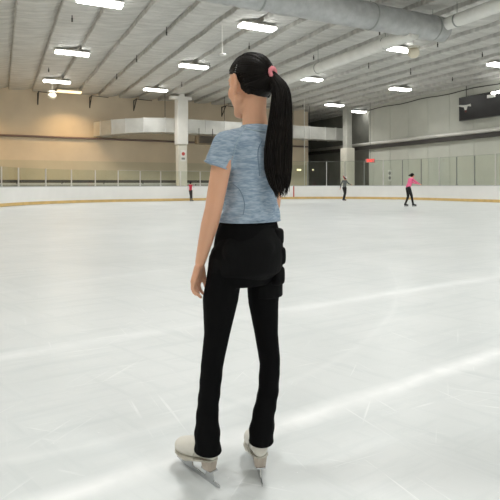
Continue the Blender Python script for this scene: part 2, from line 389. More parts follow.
# ------------------------------------------------------------------ bleachers behind the end boards
bl = empty('bleacher', R(10, 38.5), RZ); tag(bl, 'low metal bleacher with dark back rail behind the end glass', 'bleacher')
for lo, hi, nm, m in (((-12.5, 1.15, 1.34), (13, 1.2, 1.55), 'back_rail', M['darkrailshade']), ((-12.5, 0.7, 1.20), (13, 1.0, 1.25), 'seat_plank', M['alu']),
                      ((-12.5, 0.0, 0.80), (13, 0.3, 0.85), 'seat_plank', M['alu']), ((-12.5, -0.7, 0.42), (13, -0.4, 0.47), 'seat_plank', M['alu']),
                      ((-12.5, 0.72, 0.9), (13, 0.75, 1.19), 'riser', M['greycol']), ((-12.5, 1.15, 1.26), (13, 1.18, 1.31), 'lower_rail', M['alu'])):
    bm = bmesh.new(); box(bm, lo, hi); link(nm, bm, m, bl)
for k in range(9):
    bm = bmesh.new(); x = -12 + k * 3.05
    box(bm, (x, 1.05, 0), (x + 0.06, 1.15, 1.5)); box(bm, (x, -0.6, 0), (x + 0.06, -0.5, 0.42)); box(bm, (x, 0.1, 0), (x + 0.06, 0.2, 0.8)); box(bm, (x, -0.6, 0.0), (x + 0.06, 1.1, 0.06)); box(bm, (x, 0.8, 0), (x + .06, .9, 1.2))
    link('support_frame', bm, M['dark'], bl)

# ------------------------------------------------------------------ columns
c1 = R(13.25, 38.9); t = empty('support_column', c1, RZ); tag(t, 'white square column standing behind the end boards', 'column')
t.location = at(181.5, HORIZON, 40.2) * 1; t.location.z = -0.01
for lo, hi, nm, m in (((-0.36, -0.36, 0), (0.36, 0.36, 4.42), 'lower_casing', M['cream']), ((-0.43, -0.43, 4.42), (0.43, 0.43, 8.0), 'shaft', M['white']),
                      ((-0.95, -0.30, 8.0), (0.80, 0.30, 8.24), 'cap_beam', M['white']), ((-0.2, -0.2, 8.24), (0.2, 0.2, 8.55), 'neck', M['white'])):
    bm = bmesh.new(); box(bm, lo, hi, 0.015); link(nm, bm, m, t)
t2 = empty('support_column', (at(347.5, HORIZON, 47)[0], 47, -0.01), RZ); tag(t2, 'grey column with a cream base box beside the dark recess', 'column')
for lo, hi, nm, m in (((-0.47, -0.47, 0), (0.47, 0.47, 4.6), 'base_casing', M['cream']), ((-0.31, -0.31, 4.6), (0.31, 0.31, 8.5), 'shaft', M['greycol'])):
    bm = bmesh.new(); box(bm, lo, hi, 0.02); link(nm, bm, m, t2)
# notices on the white column
p = t.location + Matrix.Rotation(RZ, 3, 'Z') @ Vector((0.0, -0.37, 3.55))
n1 = empty('column_notice', p, RZ); tag(n1, 'small white notice with a red mark on the white column', 'sign')
bm = bmesh.new(); box(bm, (-0.2, -0.012, -0.5), (0.24, 0.0, 0.4)); link('sheet', bm, M['paper'], n1)
bm = bmesh.new(); bmesh.ops.create_cone(bm, cap_ends=True, segments=20, radius1=0.14, radius2=0.14, depth=0.01, matrix=Matrix.Translation((0.03, -0.018, 0.1)) @ Matrix.Rotation(PI / 2, 4, 'X')); link('red_mark', bm, M['redlabel'], n1)
bm = bmesh.new(); box(bm, (-0.12, -0.018, -0.36), (0.16, -0.012, -0.2)); link('text_block', bm, M['greylabel'], n1)

# ------------------------------------------------------------------ rectangular silver duct in front of the end wall
dc = empty('air_duct', R(18, 39.6, 5.4)); tag(dc, 'big rectangular silver air duct curving out from the end wall', 'air duct')
cl = [(7.3, 41.9), (7.65, 41.25), (8.25, 40.65), (9.1, 40.15), (10.3, 39.75)] + [(11.9 + 1.72 * i, 39.55) for i in range(10)] + [(28.6, 39.55), (29.4, 39.55)]
DROP = [0.34, 0.30, 0.24, 0.16, 0.07] + [0] * 12
def duct_ring(i, grow=0.0):
    p = Vector((*cl[i], 0)); a = Vector((*cl[max(i - 1, 0)], 0)); b = Vector((*cl[min(i + 1, len(cl) - 1)], 0))
    tn = (b - a).normalized(); nn = Vector((tn.y, -tn.x, 0))
    return p, tn, nn
bm = bmesh.new(); rings = []
for i in range(len(cl)):
    p, tn, nn = duct_ring(i); rings.append([R(*(p + nn * x).xy, z - DROP[i]) - dc.location for x, z in ((0.65, 5.4), (0.65, 6.55), (-0.65, 6.55), (-0.65, 5.4))])
loft(bm, rings); link('duct_run', bm, M['duct'], dc)
for i in range(1, len(cl) - 1):
    p, tn, nn = duct_ring(i); bm = bmesh.new(); g = 0.69
    loft(bm, [[R(*(p + nn * x + tn * e).xy, z - DROP[i]) - dc.location for x, z in ((g, 5.36), (g, 6.59), (-g, 6.59), (-g, 5.36))] for e in (-0.03, 0.03)])
    link('flange', bm, M['alu'], dc)
for i in (5, 6, 8, 10, 12, 13):
    p, tn, nn = duct_ring(i); bm = bmesh.new(); a = p + nn * 0.6
    tube(bm, [R(*a.xy, 6.5) - dc.location, R(*a.xy, CEIL + 0.1) - dc.location], 0.02, 6); link('hanger_rod', bm, M['dark'], dc)
# brown unit heater under the duct, right of the white column
p = at(206, 140, 41.0); hb = empty('unit_heater', p, RZ); tag(hb, 'brown box heater hanging just under the silver duct', 'heater')
bm = bmesh.new(); box(bm, (-0.85, -0.35, -0.35), (0.85, 0.35, 0.33), 0.02); link('casing', bm, M['brownbox'], hb)
bm = bmesh.new()
for k in range(6): box(bm, (-0.7, -0.38, -0.28 + 0.1 * k), (0.5, -0.34, -0.22 + 0.1 * k))
link('louvre', bm, M['dark'], hb)
for x in (-0.6, 0.6):
    bm = bmesh.new(); box(bm, (x - .02, -0.02, 0.3), (x + .02, 0.02, 0.95)); link('bracket', bm, M['dark'], hb)

# steel wall brackets where the end wall meets the ceiling
for i, px in enumerate((38, 90, 134, 222)):
    q = (px - 250) / FOC; v = V_END - 0.02
    u = v * (0.4472 + q * 0.8944) / (0.8944 - q * 0.4472)
    bm = bmesh.new()
    tube(bm, [(0, 0, 0.05), (0, 0, -0.85)], 0.045, 6); tube(bm, [(0, 0, 0), (0.0, -1.0, 0)], 0.045, 6); tube(bm, [(0, -0.95, 0), (0, 0, -0.8)], 0.035, 6)
    tube(bm, [(0, -0.95, 0), (1.3, -0.95, -0.05)], 0.03, 6)
    o = link('roof_bracket', bm, M['dark'], loc=R(u, v, 8.25), rz=RZ)
    tag(o, f'dark triangular steel bracket high on the end wall, {ORD[i]} from the warm lamp side', 'bracket', 'roof brackets on the end wall')

# ------------------------------------------------------------------ round ducts under the ceiling
rdo = R(8, 15.2, 7.62); rd = empty('round_duct', rdo); tag(rd, 'fat grey wrapped duct with two thin white branches under the ceiling', 'air duct')
def round_duct(name, a, b, r, m, label, ribs, hang):
    a, b = R(*a), R(*b); d = (b - a); L = d.length; x, y = frame_of(d)
    o = rd
    bm = bmesh.new(); n = int(L / 0.12); rings = []
    for i in range(n + 1):
        ni = random.uniform(-1, 1); rs = [r * (1 + ribs * (ni + 0.35 * math.sin(i * 1.7 + 2 * PI * k / 24) + random.uniform(-.25, .25))) for k in range(24)]
        c = d * (i / n); sq = random.uniform(-.02, .02)
        rings.append([c + (x * math.cos(t) * (1 + sq) + y * math.sin(t) * (1 - sq)) * rs[k] for k, t in enumerate([2 * PI * k / 24 for k in range(24)])])
    loft(bm, rings); run = link(name, bm, m, o, a - rdo, smooth=True); tag(run, label, None)
    for t in hang:
        bm = bmesh.new(); c = d * t; dn = d.normalized()
        loft(bm, [[c + dn * e + (x * math.cos(s) + y * math.sin(s)) * (r * 1.04) for s in [2 * PI * k / 24 for k in range(24)]] for e in (-0.03, 0.03)])
        tube(bm, [c + Vector((0, 0, r)), c + Vector((0, 0, CEIL - a.z - 0.05))], 0.015, 6)
        link('hanger_strap', bm, M['darkalu'], run)
round_duct('main_run', (-2.6, 15.2, 7.62), (16.7, 15.2, 7.62), 0.50, M['spiral'], 'fat grey wrapped main duct', 0.026, (0.1, 0.3, 0.55, 0.8, 0.97))
round_duct('branch_run', (16.45, 14.75, 7.72), (16.45, -2, 7.72), 0.26, M['spiralw'], 'thin white branch duct leaving the open end of the fat duct', 0.035, (0.03, 0.3, 0.6))
round_duct('branch_run', (14.9, 15.0, 7.22), (14.9, 32, 7.22), 0.27, M['spiralw'], 'thin white branch duct running from the fat duct towards the end wall', 0.035, (0.1, 0.4, 0.7, 0.95))

# ------------------------------------------------------------------ ceiling lights
def ceiling_light(u, v, z, label, warm=False, power=1.0):
    o = empty('ceiling_light', R(u, v, z), RZ); tag(o, label, 'ceiling light', 'fluorescent lights in rows under the ceiling')
    bm = bmesh.new(); box(bm, (-0.88, -0.30, 0.07), (0.88, 0.30, 0.13), 0.01); link('housing', bm, M['white'], o)
    bm = bmesh.new(); box(bm, (-0.85, -0.27, -0.02), (0.85, 0.27, 0.07), 0.01); link('diffuser', bm, M['warmlamp'] if warm else M['lamp'], o)
    for x in (-0.6, 0.6):
        bm = bmesh.new(); tube(bm, [(x, 0, 0.12), (x, 0, CEIL - z + 0.05)], 0.012, 6); link('hanger', bm, M['alu'], o)
    l = bpy.data.lights.new('lamp_light', 'AREA'); l.shape = 'RECTANGLE'; l.size = 1.6; l.size_y = 0.5
    l.energy = (WARM_W if warm else LAMP_W) * power; l.color = (1, 0.66, 0.32) if warm else (1.0, 0.99, 0.965); l.spread = math.radians(120 if warm else 128)
    lo = bpy.data.objects.new('lamp_light', l); COL.objects.link(lo); lo.parent = o; lo.location = (0, 0, -0.03)
US, VS = (-4.6, 3.5, 10.4, 18.7, 26.7), (36.5, 28.3, 20.0, 11.8, 3.6, -4.6, -12.8, -21.0)  # left column and rearmost rows are unseen, added to light the girl's back
for j, v in enumerate(VS):
    for i, u in enumerate(US):
        if u < 0 and v > 30: continue
        ceiling_light(u, v, LAMP_Z, f'white ceiling light, {ORD[i]} from left in the {ORD[j]} row from the end wall')
ceiling_light(-1.9, 39.4, LAMP_Z - 0.02, 'warm yellow light close to the end wall beyond the left edge', warm=True)
ceiling_light(4.7, 39.9, LAMP_Z - 0.02, 'warm yellow ceiling light close against the cream end wall', warm=True)
ceiling_light(31.1, 38.8, LAMP_Z, 'white ceiling light over the dark recess beside the side wall', power=0.05)

# ------------------------------------------------------------------ sprinkler heads
spr = [(72.5, 19), (49, 70), (117, 77.5), (137, 60), (167, 33), (182, 85), (210, 66), (249.5, 47), (303, 106), (308, 17.5), (314, 58), (369, 67), (380, 33), (411, 73.4), (434.5, 97), (438, 45.6), (452.7, 80), (482.7, 55.7), (490.6, 85.7)]
for i, (px, py) in enumerate(spr):
    z = 8.26; d = (z - CAM_H) * FOC / (HORIZON - py); p = at(px, py, d)
    bm = bmesh.new(); tube(bm, [(0, 0, 0.3), (0, 0, -0.06)], 0.02, 6); tube(bm, [(0, 0, 0.06), (0, 0, -0.09)], [0.04, 0.03], 8); tube(bm, [(0, 0, -0.09), (0, 0, -0.1)], 0.045, 8)
    tag(link('sprinkler_head', bm, M['dark'], loc=p), f'dark sprinkler head under the white ceiling, {ORD[i]} from the left', 'sprinkler', 'sprinkler heads under the ceiling')

# ------------------------------------------------------------------ pendant domes
for px, py, z, r, lab in ((414, 53, 7.25, 0.27, 'round cream dome hanging under the end of the fat duct'), (222.5, 54, 7.1, 0.2, 'small white bell hanging on a long rod above the girl'), (52.3, 95, 7.45, 0.29, 'round white dome hanging beside the warm yellow lamp')):
    d = (z - CAM_H) * FOC / (HORIZON - py); o = empty('pendant_dome', at(px, py, d)); tag(o, lab, 'pendant')
    bm = bmesh.new(); n = 20
    pr = [(0.02, 0.22), (0.3, 0.2), (0.85, 0.02), (1.0, -0.2)] if r < 0.25 else [(0.02, 0.8), (0.6, 0.75), (0.95, 0.3), (1.0, 0.0), (0.9, -0.45), (0.55, -0.85), (0.05, -1.0)]
    loft(bm, [[Vector((a * r * math.cos(2 * PI * k / n), a * r * math.sin(2 * PI * k / n), b * r)) for k in range(n)] for a, b in pr])
    link('dome', bm, M['white'] if r < 0.25 else M['dome'], o, smooth=True)
    bm = bmesh.new(); tube(bm, [(0, 0, 0.15 * r), (0, 0, CEIL - z)], 0.018, 8); link('rod', bm, M['white'], o)
    if r > 0.25:
        bm = bmesh.new(); tube(bm, [(0, 0, 0.7 * r), (0, 0, 1.0 * r)], 1.1 * r, 16); link('cap', bm, M['cream'], o)

# ------------------------------------------------------------------ scoreboard and wall fittings
def on_right(px, py, off=0.0):
    q = (px - 250) / FOC; u = U_RIGHT - off; v = u * (0.8944 - q * 0.4472) / (0.4472 + q * 0.8944)
    d = u * 0.4472 + v * 0.8944; return u, v, CAM_H + (HORIZON - py) / FOC * d
u, v0, z1 = on_right(460, 99, 0.35); _, _, z0 = on_right(460, 121, 0.35)
sb = empty('scoreboard', R(u, v0, z0), RZ - PI / 2); tag(sb, 'black scoreboard with a white horned emblem hung on the panelled wall', 'scoreboard')
H = z1 - z0; W = 7.0                                   # local x runs along the wall towards the viewer
bm = bmesh.new(); box(bm, (0, 0, 0), (W, 0.2, H), 0.02); link('panel', bm, M['score'], sb)
bm = bmesh.new()
for lo, hi in (((-.05, -.03, -.05), (W + .05, .22, 0)), ((-.05, -.03, H), (W + .05, .22, H + .05)), ((-.05, -.03, 0), (0, .22, H)), ((W, -.03, 0), (W + .05, .22, H))): box(bm, lo, hi)
link('frame', bm, M['scoreframe'], sb)
for x in (0.5, 3.5, 6.5):
    bm = bmesh.new(); tube(bm, [(x, 0.1, H), (x, 0.1, CEIL - z0 - 0.1)], 0.025, 6); link('hanger', bm, M['dark'], sb)
bm = bmesh.new(); box(bm, (2.35, -0.03, H - 0.36), (3.0, -0.005, H - 0.14)); tag(link('name_plate', bm, M['paper'], sb), 'small white plate', None)
def slab(bm, pts, y0, y1):
    loft(bm, [[Vector((x, y, z)) for x, z in pts] for y in (y0, y1)])
bm = bmesh.new(); cz = H * 0.60
tube(bm, spline([(-0.15, -0.05, cz + 0.12), (0.1, -0.05, cz + 0.08), (0.4, -0.05, cz + 0.02), (0.7, -0.05, cz + 0.02), (1.0, -0.05, cz + 0.08)], 6), [0.03 + 0.05 * math.sin(PI * k / 24) for k in range(25)], 8)
slab(bm, [(0.38, cz), (0.72, cz), (0.62, cz - 0.28), (0.48, cz - 0.28)], -0.06, -0.01)
slab(bm, [(0.72, cz + .1), (1.0, cz + .02), (1.0, cz - .08), (0.72, cz - .02)], -0.05, -0.01)
tag(link('emblem', bm, M['paper'], sb), 'white horned emblem', None)
bm = bmesh.new(); slab(bm, [(0.46, cz - 0.29), (0.64, cz - 0.29), (0.6, cz - 0.45), (0.5, cz - 0.45)], -0.05, -0.01); tag(link('emblem_base', bm, M['emblemred'], sb), 'dull red lower tip of the emblem', None)
u, v, z = on_right(499, 93.5, 0.9); o = empty('wall_light', R(u, v, z), RZ - PI / 2); tag(o, 'white light bar above the near end of the scoreboard', 'wall light')
bm = bmesh.new(); box(bm, (-.5, -.12, 0), (.7, .12, .12), .02); link('lens', bm, M['lamp'], o)
bm = bmesh.new(); box(bm, (-.05, 0, .1), (.05, .9, .16)); link('arm', bm, M['dark'], o)

ex = at(370.5, 161, 44.5); e = empty('exit_sign', ex, 0.0); tag(e, 'red lit exit sign beyond the glass near the grey column', 'exit sign')
bm = bmesh.new(); box(bm, (-0.42, 0.0, -0.17), (0.42, 0.10, 0.17), 0.01); link('housing', bm, M['exitbox'], e)
def lettering(text, size, m, parent, loc, ext=0.008):
    fc = bpy.data.curves.new('letters', 'FONT'); fc.body = text; fc.size = size; fc.align_x = 'CENTER'; fc.align_y = 'CENTER'; fc.extrude = ext; fc.offset = 0.008
    fo = bpy.data.objects.new('letters', fc); COL.objects.link(fo)
    dg = bpy.context.evaluated_depsgraph_get(); dg.update()
    me = bpy.data.meshes.new_from_object(fo.evaluated_get(dg)); bpy.data.objects.remove(fo); bpy.data.curves.remove(fc)
    me.materials.clear(); me.materials.append(m)
    o = bpy.data.objects.new('lettering', me); COL.objects.link(o); o.parent = parent; o.rotation_euler = (PI / 2, 0, 0); o.location = loc
    return o
lettering('EXIT', 0.31, M['exitred'], e, (0, -0.012, 0))
bm = bmesh.new(); tube(bm, [(0, 0.05, 0.16), (0, 0.05, CEIL - ex.z + 0.15)], 0.015, 6); link('stem', bm, M['dark'], e)

u, v, z = on_right(390, 176, 0.02); o = empty('wall_notice', R(u, v, z), RZ - PI / 2); tag(o, 'grey notice with two round marks on the panelled wall', 'sign')
bm = bmesh.new(); box(bm, (-.2, -.02, -.5), (.2, .0, .5)); link('plate', bm, M['paper'], o)
for zz in (.22, -.2):
    bm = bmesh.new(); bmesh.ops.create_cone(bm, cap_ends=True, segments=16, radius1=.15, radius2=.15, depth=.02, matrix=Matrix.Translation((0, -.03, zz)) @ Matrix.Rotation(PI / 2, 4, 'X')); link('round_mark', bm, M['greylabel'], o)
for px, wdt, lab in ((298.7, .22, 'larger warm wall lamp low on the end wall beside the ponytail'), (313.5, .08, 'smaller warm wall lamp beside the dark recess')):
    q = (px - 250) / FOC; vv = V_END - 0.02 if px < 305 else V_END + 3
    uu = vv * (0.4472 + q * 0.8944) / (0.8944 - q * 0.4472)
    if px > 305: uu, vv = 32.15, 32.15 * (0.8944 - q * 0.4472) / (0.4472 + q * 0.8944)
    d = uu * .4472 + vv * .8944
    o = empty('wall_lamp', R(uu, vv, CAM_H + (HORIZON - 170) / FOC * d), RZ if px < 305 else RZ - PI / 2); tag(o, lab, 'wall lamp')
    bm = bmesh.new(); box(bm, (-wdt - .03, -.05, -.1), (wdt + .03, 0.02, .1), .01); link('back_box', bm, M['cream'], o)
    bm = bmesh.new(); box(bm, (-wdt, -.12, -.075), (wdt, -.05, .075), .02); link('lens', bm, M['smallwarm'], o)
# slender net pole by the corner glass
p = at(304.5, HORIZON, 42.6); bm = bmesh.new(); tube(bm, [(0, 0, 0), (0, 0, CEIL)], 0.03, 8); box(bm, (-.08, -.08, 0), (.08, .08, .03))
tag(link('net_pole', bm, M['alu'], loc=(p.x, p.y, -0.01)), 'slender grey pole rising to the ceiling behind the corner glass', 'pole')

# ================================================================== the girl in front
def skin_mat():
    m, nt, b = nodes_of('skin'); b.inputs['Base Color'].default_value = (0.73, 0.41, 0.27, 1); b.inputs['Roughness'].default_value = 0.5
    b.inputs['Subsurface Weight'].default_value = 0.12; b.inputs['Subsurface Radius'].default_value = (0.02, 0.008, 0.004); b.inputs['Specular IOR Level'].default_value = 0.35
    return m
def knit_mat():
    m, nt, b = nodes_of('heather_knit'); L = nt.links.new
    tc = N(nt, 'ShaderNodeTexCoord')
    def noise(scale, st, d=3):
        mp = N(nt, 'ShaderNodeMapping'); mp.inputs['Scale'].default_value = st; L(tc.outputs['Object'], mp.inputs[0])
        n = N(nt, 'ShaderNodeTexNoise'); n.inputs['Scale'].default_value = scale; n.inputs['Detail'].default_value = d; L(mp.outputs[0], n.inputs['Vector']); return n.outputs[0]
    a = noise(120, (0.4, 0.4, 2.2)); c = noise(45, (0.45, 0.45, 2.0), 5)
    mx = N(nt, 'ShaderNodeMix', data_type='RGBA'); mx.inputs[6].default_value = (0.215, 0.30, 0.405, 1); mx.inputs[7].default_value = (0.43, 0.52, 0.62, 1)
    ad = N(nt, 'ShaderNodeMath', operation='ADD'); L(a, ad.inputs[0]); L(c, ad.inputs[1])
    r = N(nt, 'ShaderNodeMapRange'); r.inputs[1].default_value = 0.78; r.inputs[2].default_value = 1.25; L(ad.outputs[0], r.inputs[0]); L(r.outputs[0], mx.inputs[0])
    L(mx.outputs[2], b.inputs['Base Color']); b.inputs['Roughness'].default_value = 0.85; b.inputs['Specular IOR Level'].default_value = 0.2
    fold = noise(7, (1.6, 1.6, 0.8), 2)
    b1 = N(nt, 'ShaderNodeBump'); b1.inputs['Strength'].default_value = 0.5; b1.inputs['Distance'].default_value = 0.03; L(fold, b1.inputs['Height'])
    b2 = N(nt, 'ShaderNodeBump'); b2.inputs['Strength'].default_value = 0.3; b2.inputs['Distance'].default_value = 0.002; L(a, b2.inputs['Height']); L(b1.outputs[0], b2.inputs['Normal']); L(b2.outputs[0], b.inputs['Normal'])
    return m
M.update(skin=skin_mat(), knit=knit_mat(),
    seam=mat('shirt_seam', (0.15, 0.22, 0.30), 0.85), seamlight=mat('shirt_seam_pale', (0.36, 0.46, 0.53), 0.85),
    hair=mat('black_hair', (0.008, 0.006, 0.005), 0.48, var=0.4, scale=30, spec=0.14),
    legging=mat('black_legging', (0.0035, 0.0035, 0.004), 0.8, bump=0.5, bscale=12, bdist=0.01, spec=0.08),
    shorts=mat('black_padded_shorts', (0.0045, 0.0045, 0.005), 0.75, bump=0.4, bscale=14, bdist=0.012, spec=0.10),
    pink=mat('pink_scrunchie', (0.80, 0.27, 0.31), 0.7, bump=0.6, bscale=60, bdist=0.004),
    boot=mat('ivory_boot_leather', (0.66, 0.64, 0.58), 0.42, var=0.06, scale=14, bump=0.2, bscale=20, bdist=0.006),
    bootseam=mat('boot_seam', (0.45, 0.43, 0.37), 0.5), heel=mat('tan_boot_heel', (0.46, 0.40, 0.34), 0.5, var=0.15, scale=20),
    chrome=mat('blade_chrome', (0.56, 0.57, 0.58), 0.22, 1.0), lace=mat('white_lace', (0.7, 0.69, 0.65), 0.8),
    bead=mat('silver_beads', (0.8, 0.82, 0.85), 0.12, 1.0), eyewhite=mat('eye_white', (0.8, 0.78, 0.75), 0.2), iris=mat('iris', (0.03, 0.018, 0.012), 0.15),
    lip=mat('lip', (0.50, 0.22, 0.19), 0.5))

def hand(bm, w_, d, s, n, thumb_side, sc=1.0, curl=(0.25, 0.55, 0.6), thumb=None):
    """palm and five bent fingers: w_ wrist, d towards knuckles, s across palm towards thumb, n palm side"""
    d, n = d.normalized(), n.normalized(); s = (s - d * s.dot(d)).normalized(); n = (n - d * n.dot(d) - s * n.dot(s)).normalized()
    kn = w_ + d * 0.066 * sc
    for o in (-0.024, -0.008, 0.008, 0.024):
        chain(bm, [(w_ + d * 0.012 * sc + s * o * 0.6 * sc, 0.0125 * sc), (kn + s * o * sc, 0.0115 * sc)])
    for o, ln in zip((-0.026, -0.009, 0.009, 0.026), (0.052, 0.066, 0.072, 0.064)):
        p = kn + s * o * sc; ang = -0.12 if o > 0 else 0; pr = [(p, 0.0080 * sc)]; spread = s * o * 4.0
        for k, (fr, cu) in enumerate(zip((0.44, 0.32, 0.24), curl)):
            ang += cu + (0.05 if o < 0 else 0)
            p = p + (d * math.cos(ang) + n * math.sin(ang) + spread * 1.5).normalized() * ln * fr * sc
            pr.append((p, (0.0072, 0.0066, 0.0056)[k] * sc))
        chain(bm, pr)
    b0 = w_ + d * 0.018 * sc + s * 0.022 * sc
    th = thumb or [b0 + (d * 0.55 + s * 0.6 + n * 0.35).normalized() * 0.034 * sc]
    if not thumb:
        th.append(th[0] + (d * 0.85 + s * 0.25 + n * 0.4).normalized() * 0.027 * sc); th.append(th[1] + (d * 0.9 + n * 0.4).normalized() * 0.02 * sc)
    chain(bm, [(b0, 0.0125 * sc)] + [(p, r * sc) for p, r in zip(th, (0.0105, 0.009, 0.007))])

GB = at(238, HORIZON, 1.9); GB.z = 0
girl = empty('person', GB); tag(girl, 'girl seen from behind in blue shirt and black pants standing on the ice', 'person')
YAW = math.radians(47); F = Vector((-math.sin(YAW), math.cos(YAW), 0)); Lf = Vector((-math.cos(YAW), -math.sin(YAW), 0)); UP = Vector((0, 0, 1))
def gl(name, bm, m, parent=None, smooth=True):
    bmesh.ops.translate(bm, vec=-GB, verts=bm.verts[:]); return link(name, bm, m, parent or girl, smooth=smooth)
def ell(c, a, b, f=F, l=Lf, n=36, e=2.3, up=None):
    out = []
    for k in range(n):
        t = 2 * PI * k / n; ct, st = math.cos(t), math.sin(t)
        out.append(c + l * a * math.copysign(abs(ct) ** (2 / e), ct) + f * b * math.copysign(abs(st) ** (2 / e), st))
    return out
def tz(py, d=1.9): return CAM_H + (HORIZON - py) / FOC * d
def ctr(px, py, d=1.9): return at(px, py, d)

# --- arms
SH_L, SH_R = at(225.5, 143, 1.79), at(277, 140, 2.0)
EL_L, WR_L = at(213.5, 209, 1.785), at(199.8, 263, 1.83)
EL_R, WR_R = at(272.5, 206, 2.03), at(256, 244, 2.16)
def arm(bm, k=1.0):
    mid = EL_L.lerp(WR_L, 0.3)
    chain(bm, [(SH_L, .040 * k), (SH_L.lerp(EL_L, .45), .0355 * k), (EL_L, .0315 * k), (mid, .0315 * k), (EL_L.lerp(WR_L, .75), .0235 * k), (WR_L, .0185 * k)])
    mid = EL_R.lerp(WR_R, 0.3)
    chain(bm, [(SH_R, .039 * k), (SH_R.lerp(EL_R, .45), .035 * k), (EL_R, .031 * k), (mid, .030 * k), (EL_R.lerp(WR_R, .75), .023 * k), (WR_R, .0185 * k)])
# --- head frame
HY = math.radians(45); HF = Vector((-math.sin(HY), math.cos(HY), 0)); HL = Vector((-math.cos(HY), -math.sin(HY), 0))
tilt = math.radians(-4); HF2 = HF * math.cos(tilt) + UP * math.sin(tilt); HU = UP * math.cos(tilt) - HF * math.sin(tilt)
HC = at(250.5, 85, 1.9)
def hd(f, l, u): return HC + HF2 * f + HL * l + HU * u
HM = Matrix((HF2, HL, HU)).transposed().to_4x4()
NECK = at(255.5, 127, 1.905)
torso = [  # px centre, y, half across, half deep
    (250, 220, .127, .096), (250.5, 212, .119, .090), (251, 198, .112, .083), (252.5, 180, .118, .087), (254, 164, .127, .092), (254.5, 150, .137, .089), (255, 141, .132, .078), (255.5, 134, .098, .064), (255.8, 128, .060, .052)]
# --- legs
LEG_L = [(226, 266, 1.85, .064), (220, 300, 1.85, .066), (216.5, 334, 1.86, .0485), (212, 362, 1.865, .0425), (209, 392, 1.87, .041), (206.8, 412, 1.875, .0415), (206.6, 432, 1.86, .048), (207.2, 460, 1.852, .0515)]
LEG_R = [(264, 272, 1.94, .071), (263, 300, 1.94, .060), (266, 334, 1.93, .0455), (269.5, 362, 1.92, .0405), (267.8, 392, 1.91, .040), (263.5, 412, 1.905, .0425), (261.0, 430, 1.89, .0475), (259.6, 456, 1.878, .0495)]
def leg_pts(t, k=1.0, cut=None): return [(at(px, py, d), r * k) for px, py, d, r in t[:cut]]

# --- body: one continuous surface
bm = bmesh.new()
loft(bm, [ell(ctr(px, py), a * .86, b * .84) for px, py, a, b in torso])
ball(bm, ctr(248, 245), (.13, .1, .11), 3, Matrix((Lf, F, UP)).transposed().to_4x4())
arm(bm)
hand(bm, WR_L, at(195.5, 283, 1.84) - WR_L, Vector((.35, .93, 0)), Vector((.92, -.35, 0)), 1, 1.0, (0.15, 0.45, 0.5),
     thumb=[at(203.0, 275, 1.865), at(204.8, 281.5, 1.87), at(205.5, 286.5, 1.87)])
hand(bm, WR_R, WR_R - EL_R, Lf * .6 + UP * .6, -F * .3 + Lf * .5 - UP * .4, 1)
for t, s_ in ((LEG_L, 1), (LEG_R, -1)):
    chain(bm, leg_pts(t, .78, 7))
chain(bm, [(NECK - UP * .02, .050), (NECK.lerp(hd(-.012, 0, -.06), .5), .0455), (hd(-.018, 0, -.05), .047)])
ball(bm, hd(-.006, 0, .026), (.0915, .0735, .083), 3, HM)                       # skull
ball(bm, hd(.026, 0, -.038), (.060, .058, .072), 3, HM)                       # face
ball(bm, hd(.062, 0, -.098), .021, 2)                                         # chin
chain(bm, [(hd(.012, .047, -.052), .020), (hd(.060, .012, -.100), .018)]); chain(bm, [(hd(.012, -.047, -.052), .020), (hd(.060, -.012, -.100), .018)])   # jaw
for sd in (1, -1):
    ball(bm, hd(.050, .034 * sd, -.026), (.030, .025, .034), 3, HM)           # cheeks
    chain(bm, [(hd(.070, .020 * sd, .013), .0055), (hd(.074, .030 * sd, .0145), .006), (hd(.066, .043 * sd, .010), .0055)])   # upper lid
    chain(bm, [(hd(.072, .014 * sd, .028), .010), (hd(.064, .039 * sd, .026), .011)])   # brow
    em = HM @ Matrix.Rotation(math.radians(28) * sd, 4, 'Z')
    ball(bm, hd(.006, .0755 * sd, -.002), (.0175, .0062, .030), 3, em)          # ear disc
    chain(bm, [(hd(.016, .069 * sd, -.036), .0075), (hd(.004, .0765 * sd, -.022), .0065), (hd(-.009, .0835 * sd, .0), .0062), (hd(-.009, .0855 * sd, .016), .0062), (hd(.0, .083 * sd, .0275), .006), (hd(.015, .0755 * sd, .022), .006)])   # rim of the ear
chain(bm, [(hd(.083, 0, .012), .008), (hd(.096, 0, -.018), .0095), (hd(.099, 0, -.030), .0115)]); ball(bm, hd(.090, .010, -.033), .008); ball(bm, hd(.090, -.010, -.033), .008)   # nose
for z_, r_ in ((-.057, .0065), (-.067, .007)): chain(bm, [(hd(.076, .017, z_), .005), (hd(.084, 0, z_), r_), (hd(.076, -.017, z_), .005)])
body = gl('body', fuse(bm, 0.0032, 3), M['skin'])
for sd in (1, -1):
    bm = bmesh.new(); tube(bm, [hd(.0835, .014 * sd, .024), hd(.0815, .026 * sd, .029), hd(.0735, .041 * sd, .026)], [.0028, .0032, .0014], 6); gl('eyebrow', bm, M['hair'])
    bm = bmesh.new(); ball(bm, hd(.0690, .030 * sd, .004), (.010, .013, .0068), 3, HM); eo = gl('eye', bm, M['eyewhite'])
    bm = bmesh.new(); ball(bm, hd(.0775, .030 * sd, .004), (.0025, .0058, .0058), 2, HM); gl('iris', bm, M['iris'], eo)
bm = bmesh.new()
for z_ in (-.057, -.067): chain(bm, [(hd(.0785, .015, z_), .0042), (hd(.0865, 0, z_), .0056), (hd(.0785, -.015, z_), .0042)], 2, 10)
gl('lips', bm, M['lip'])

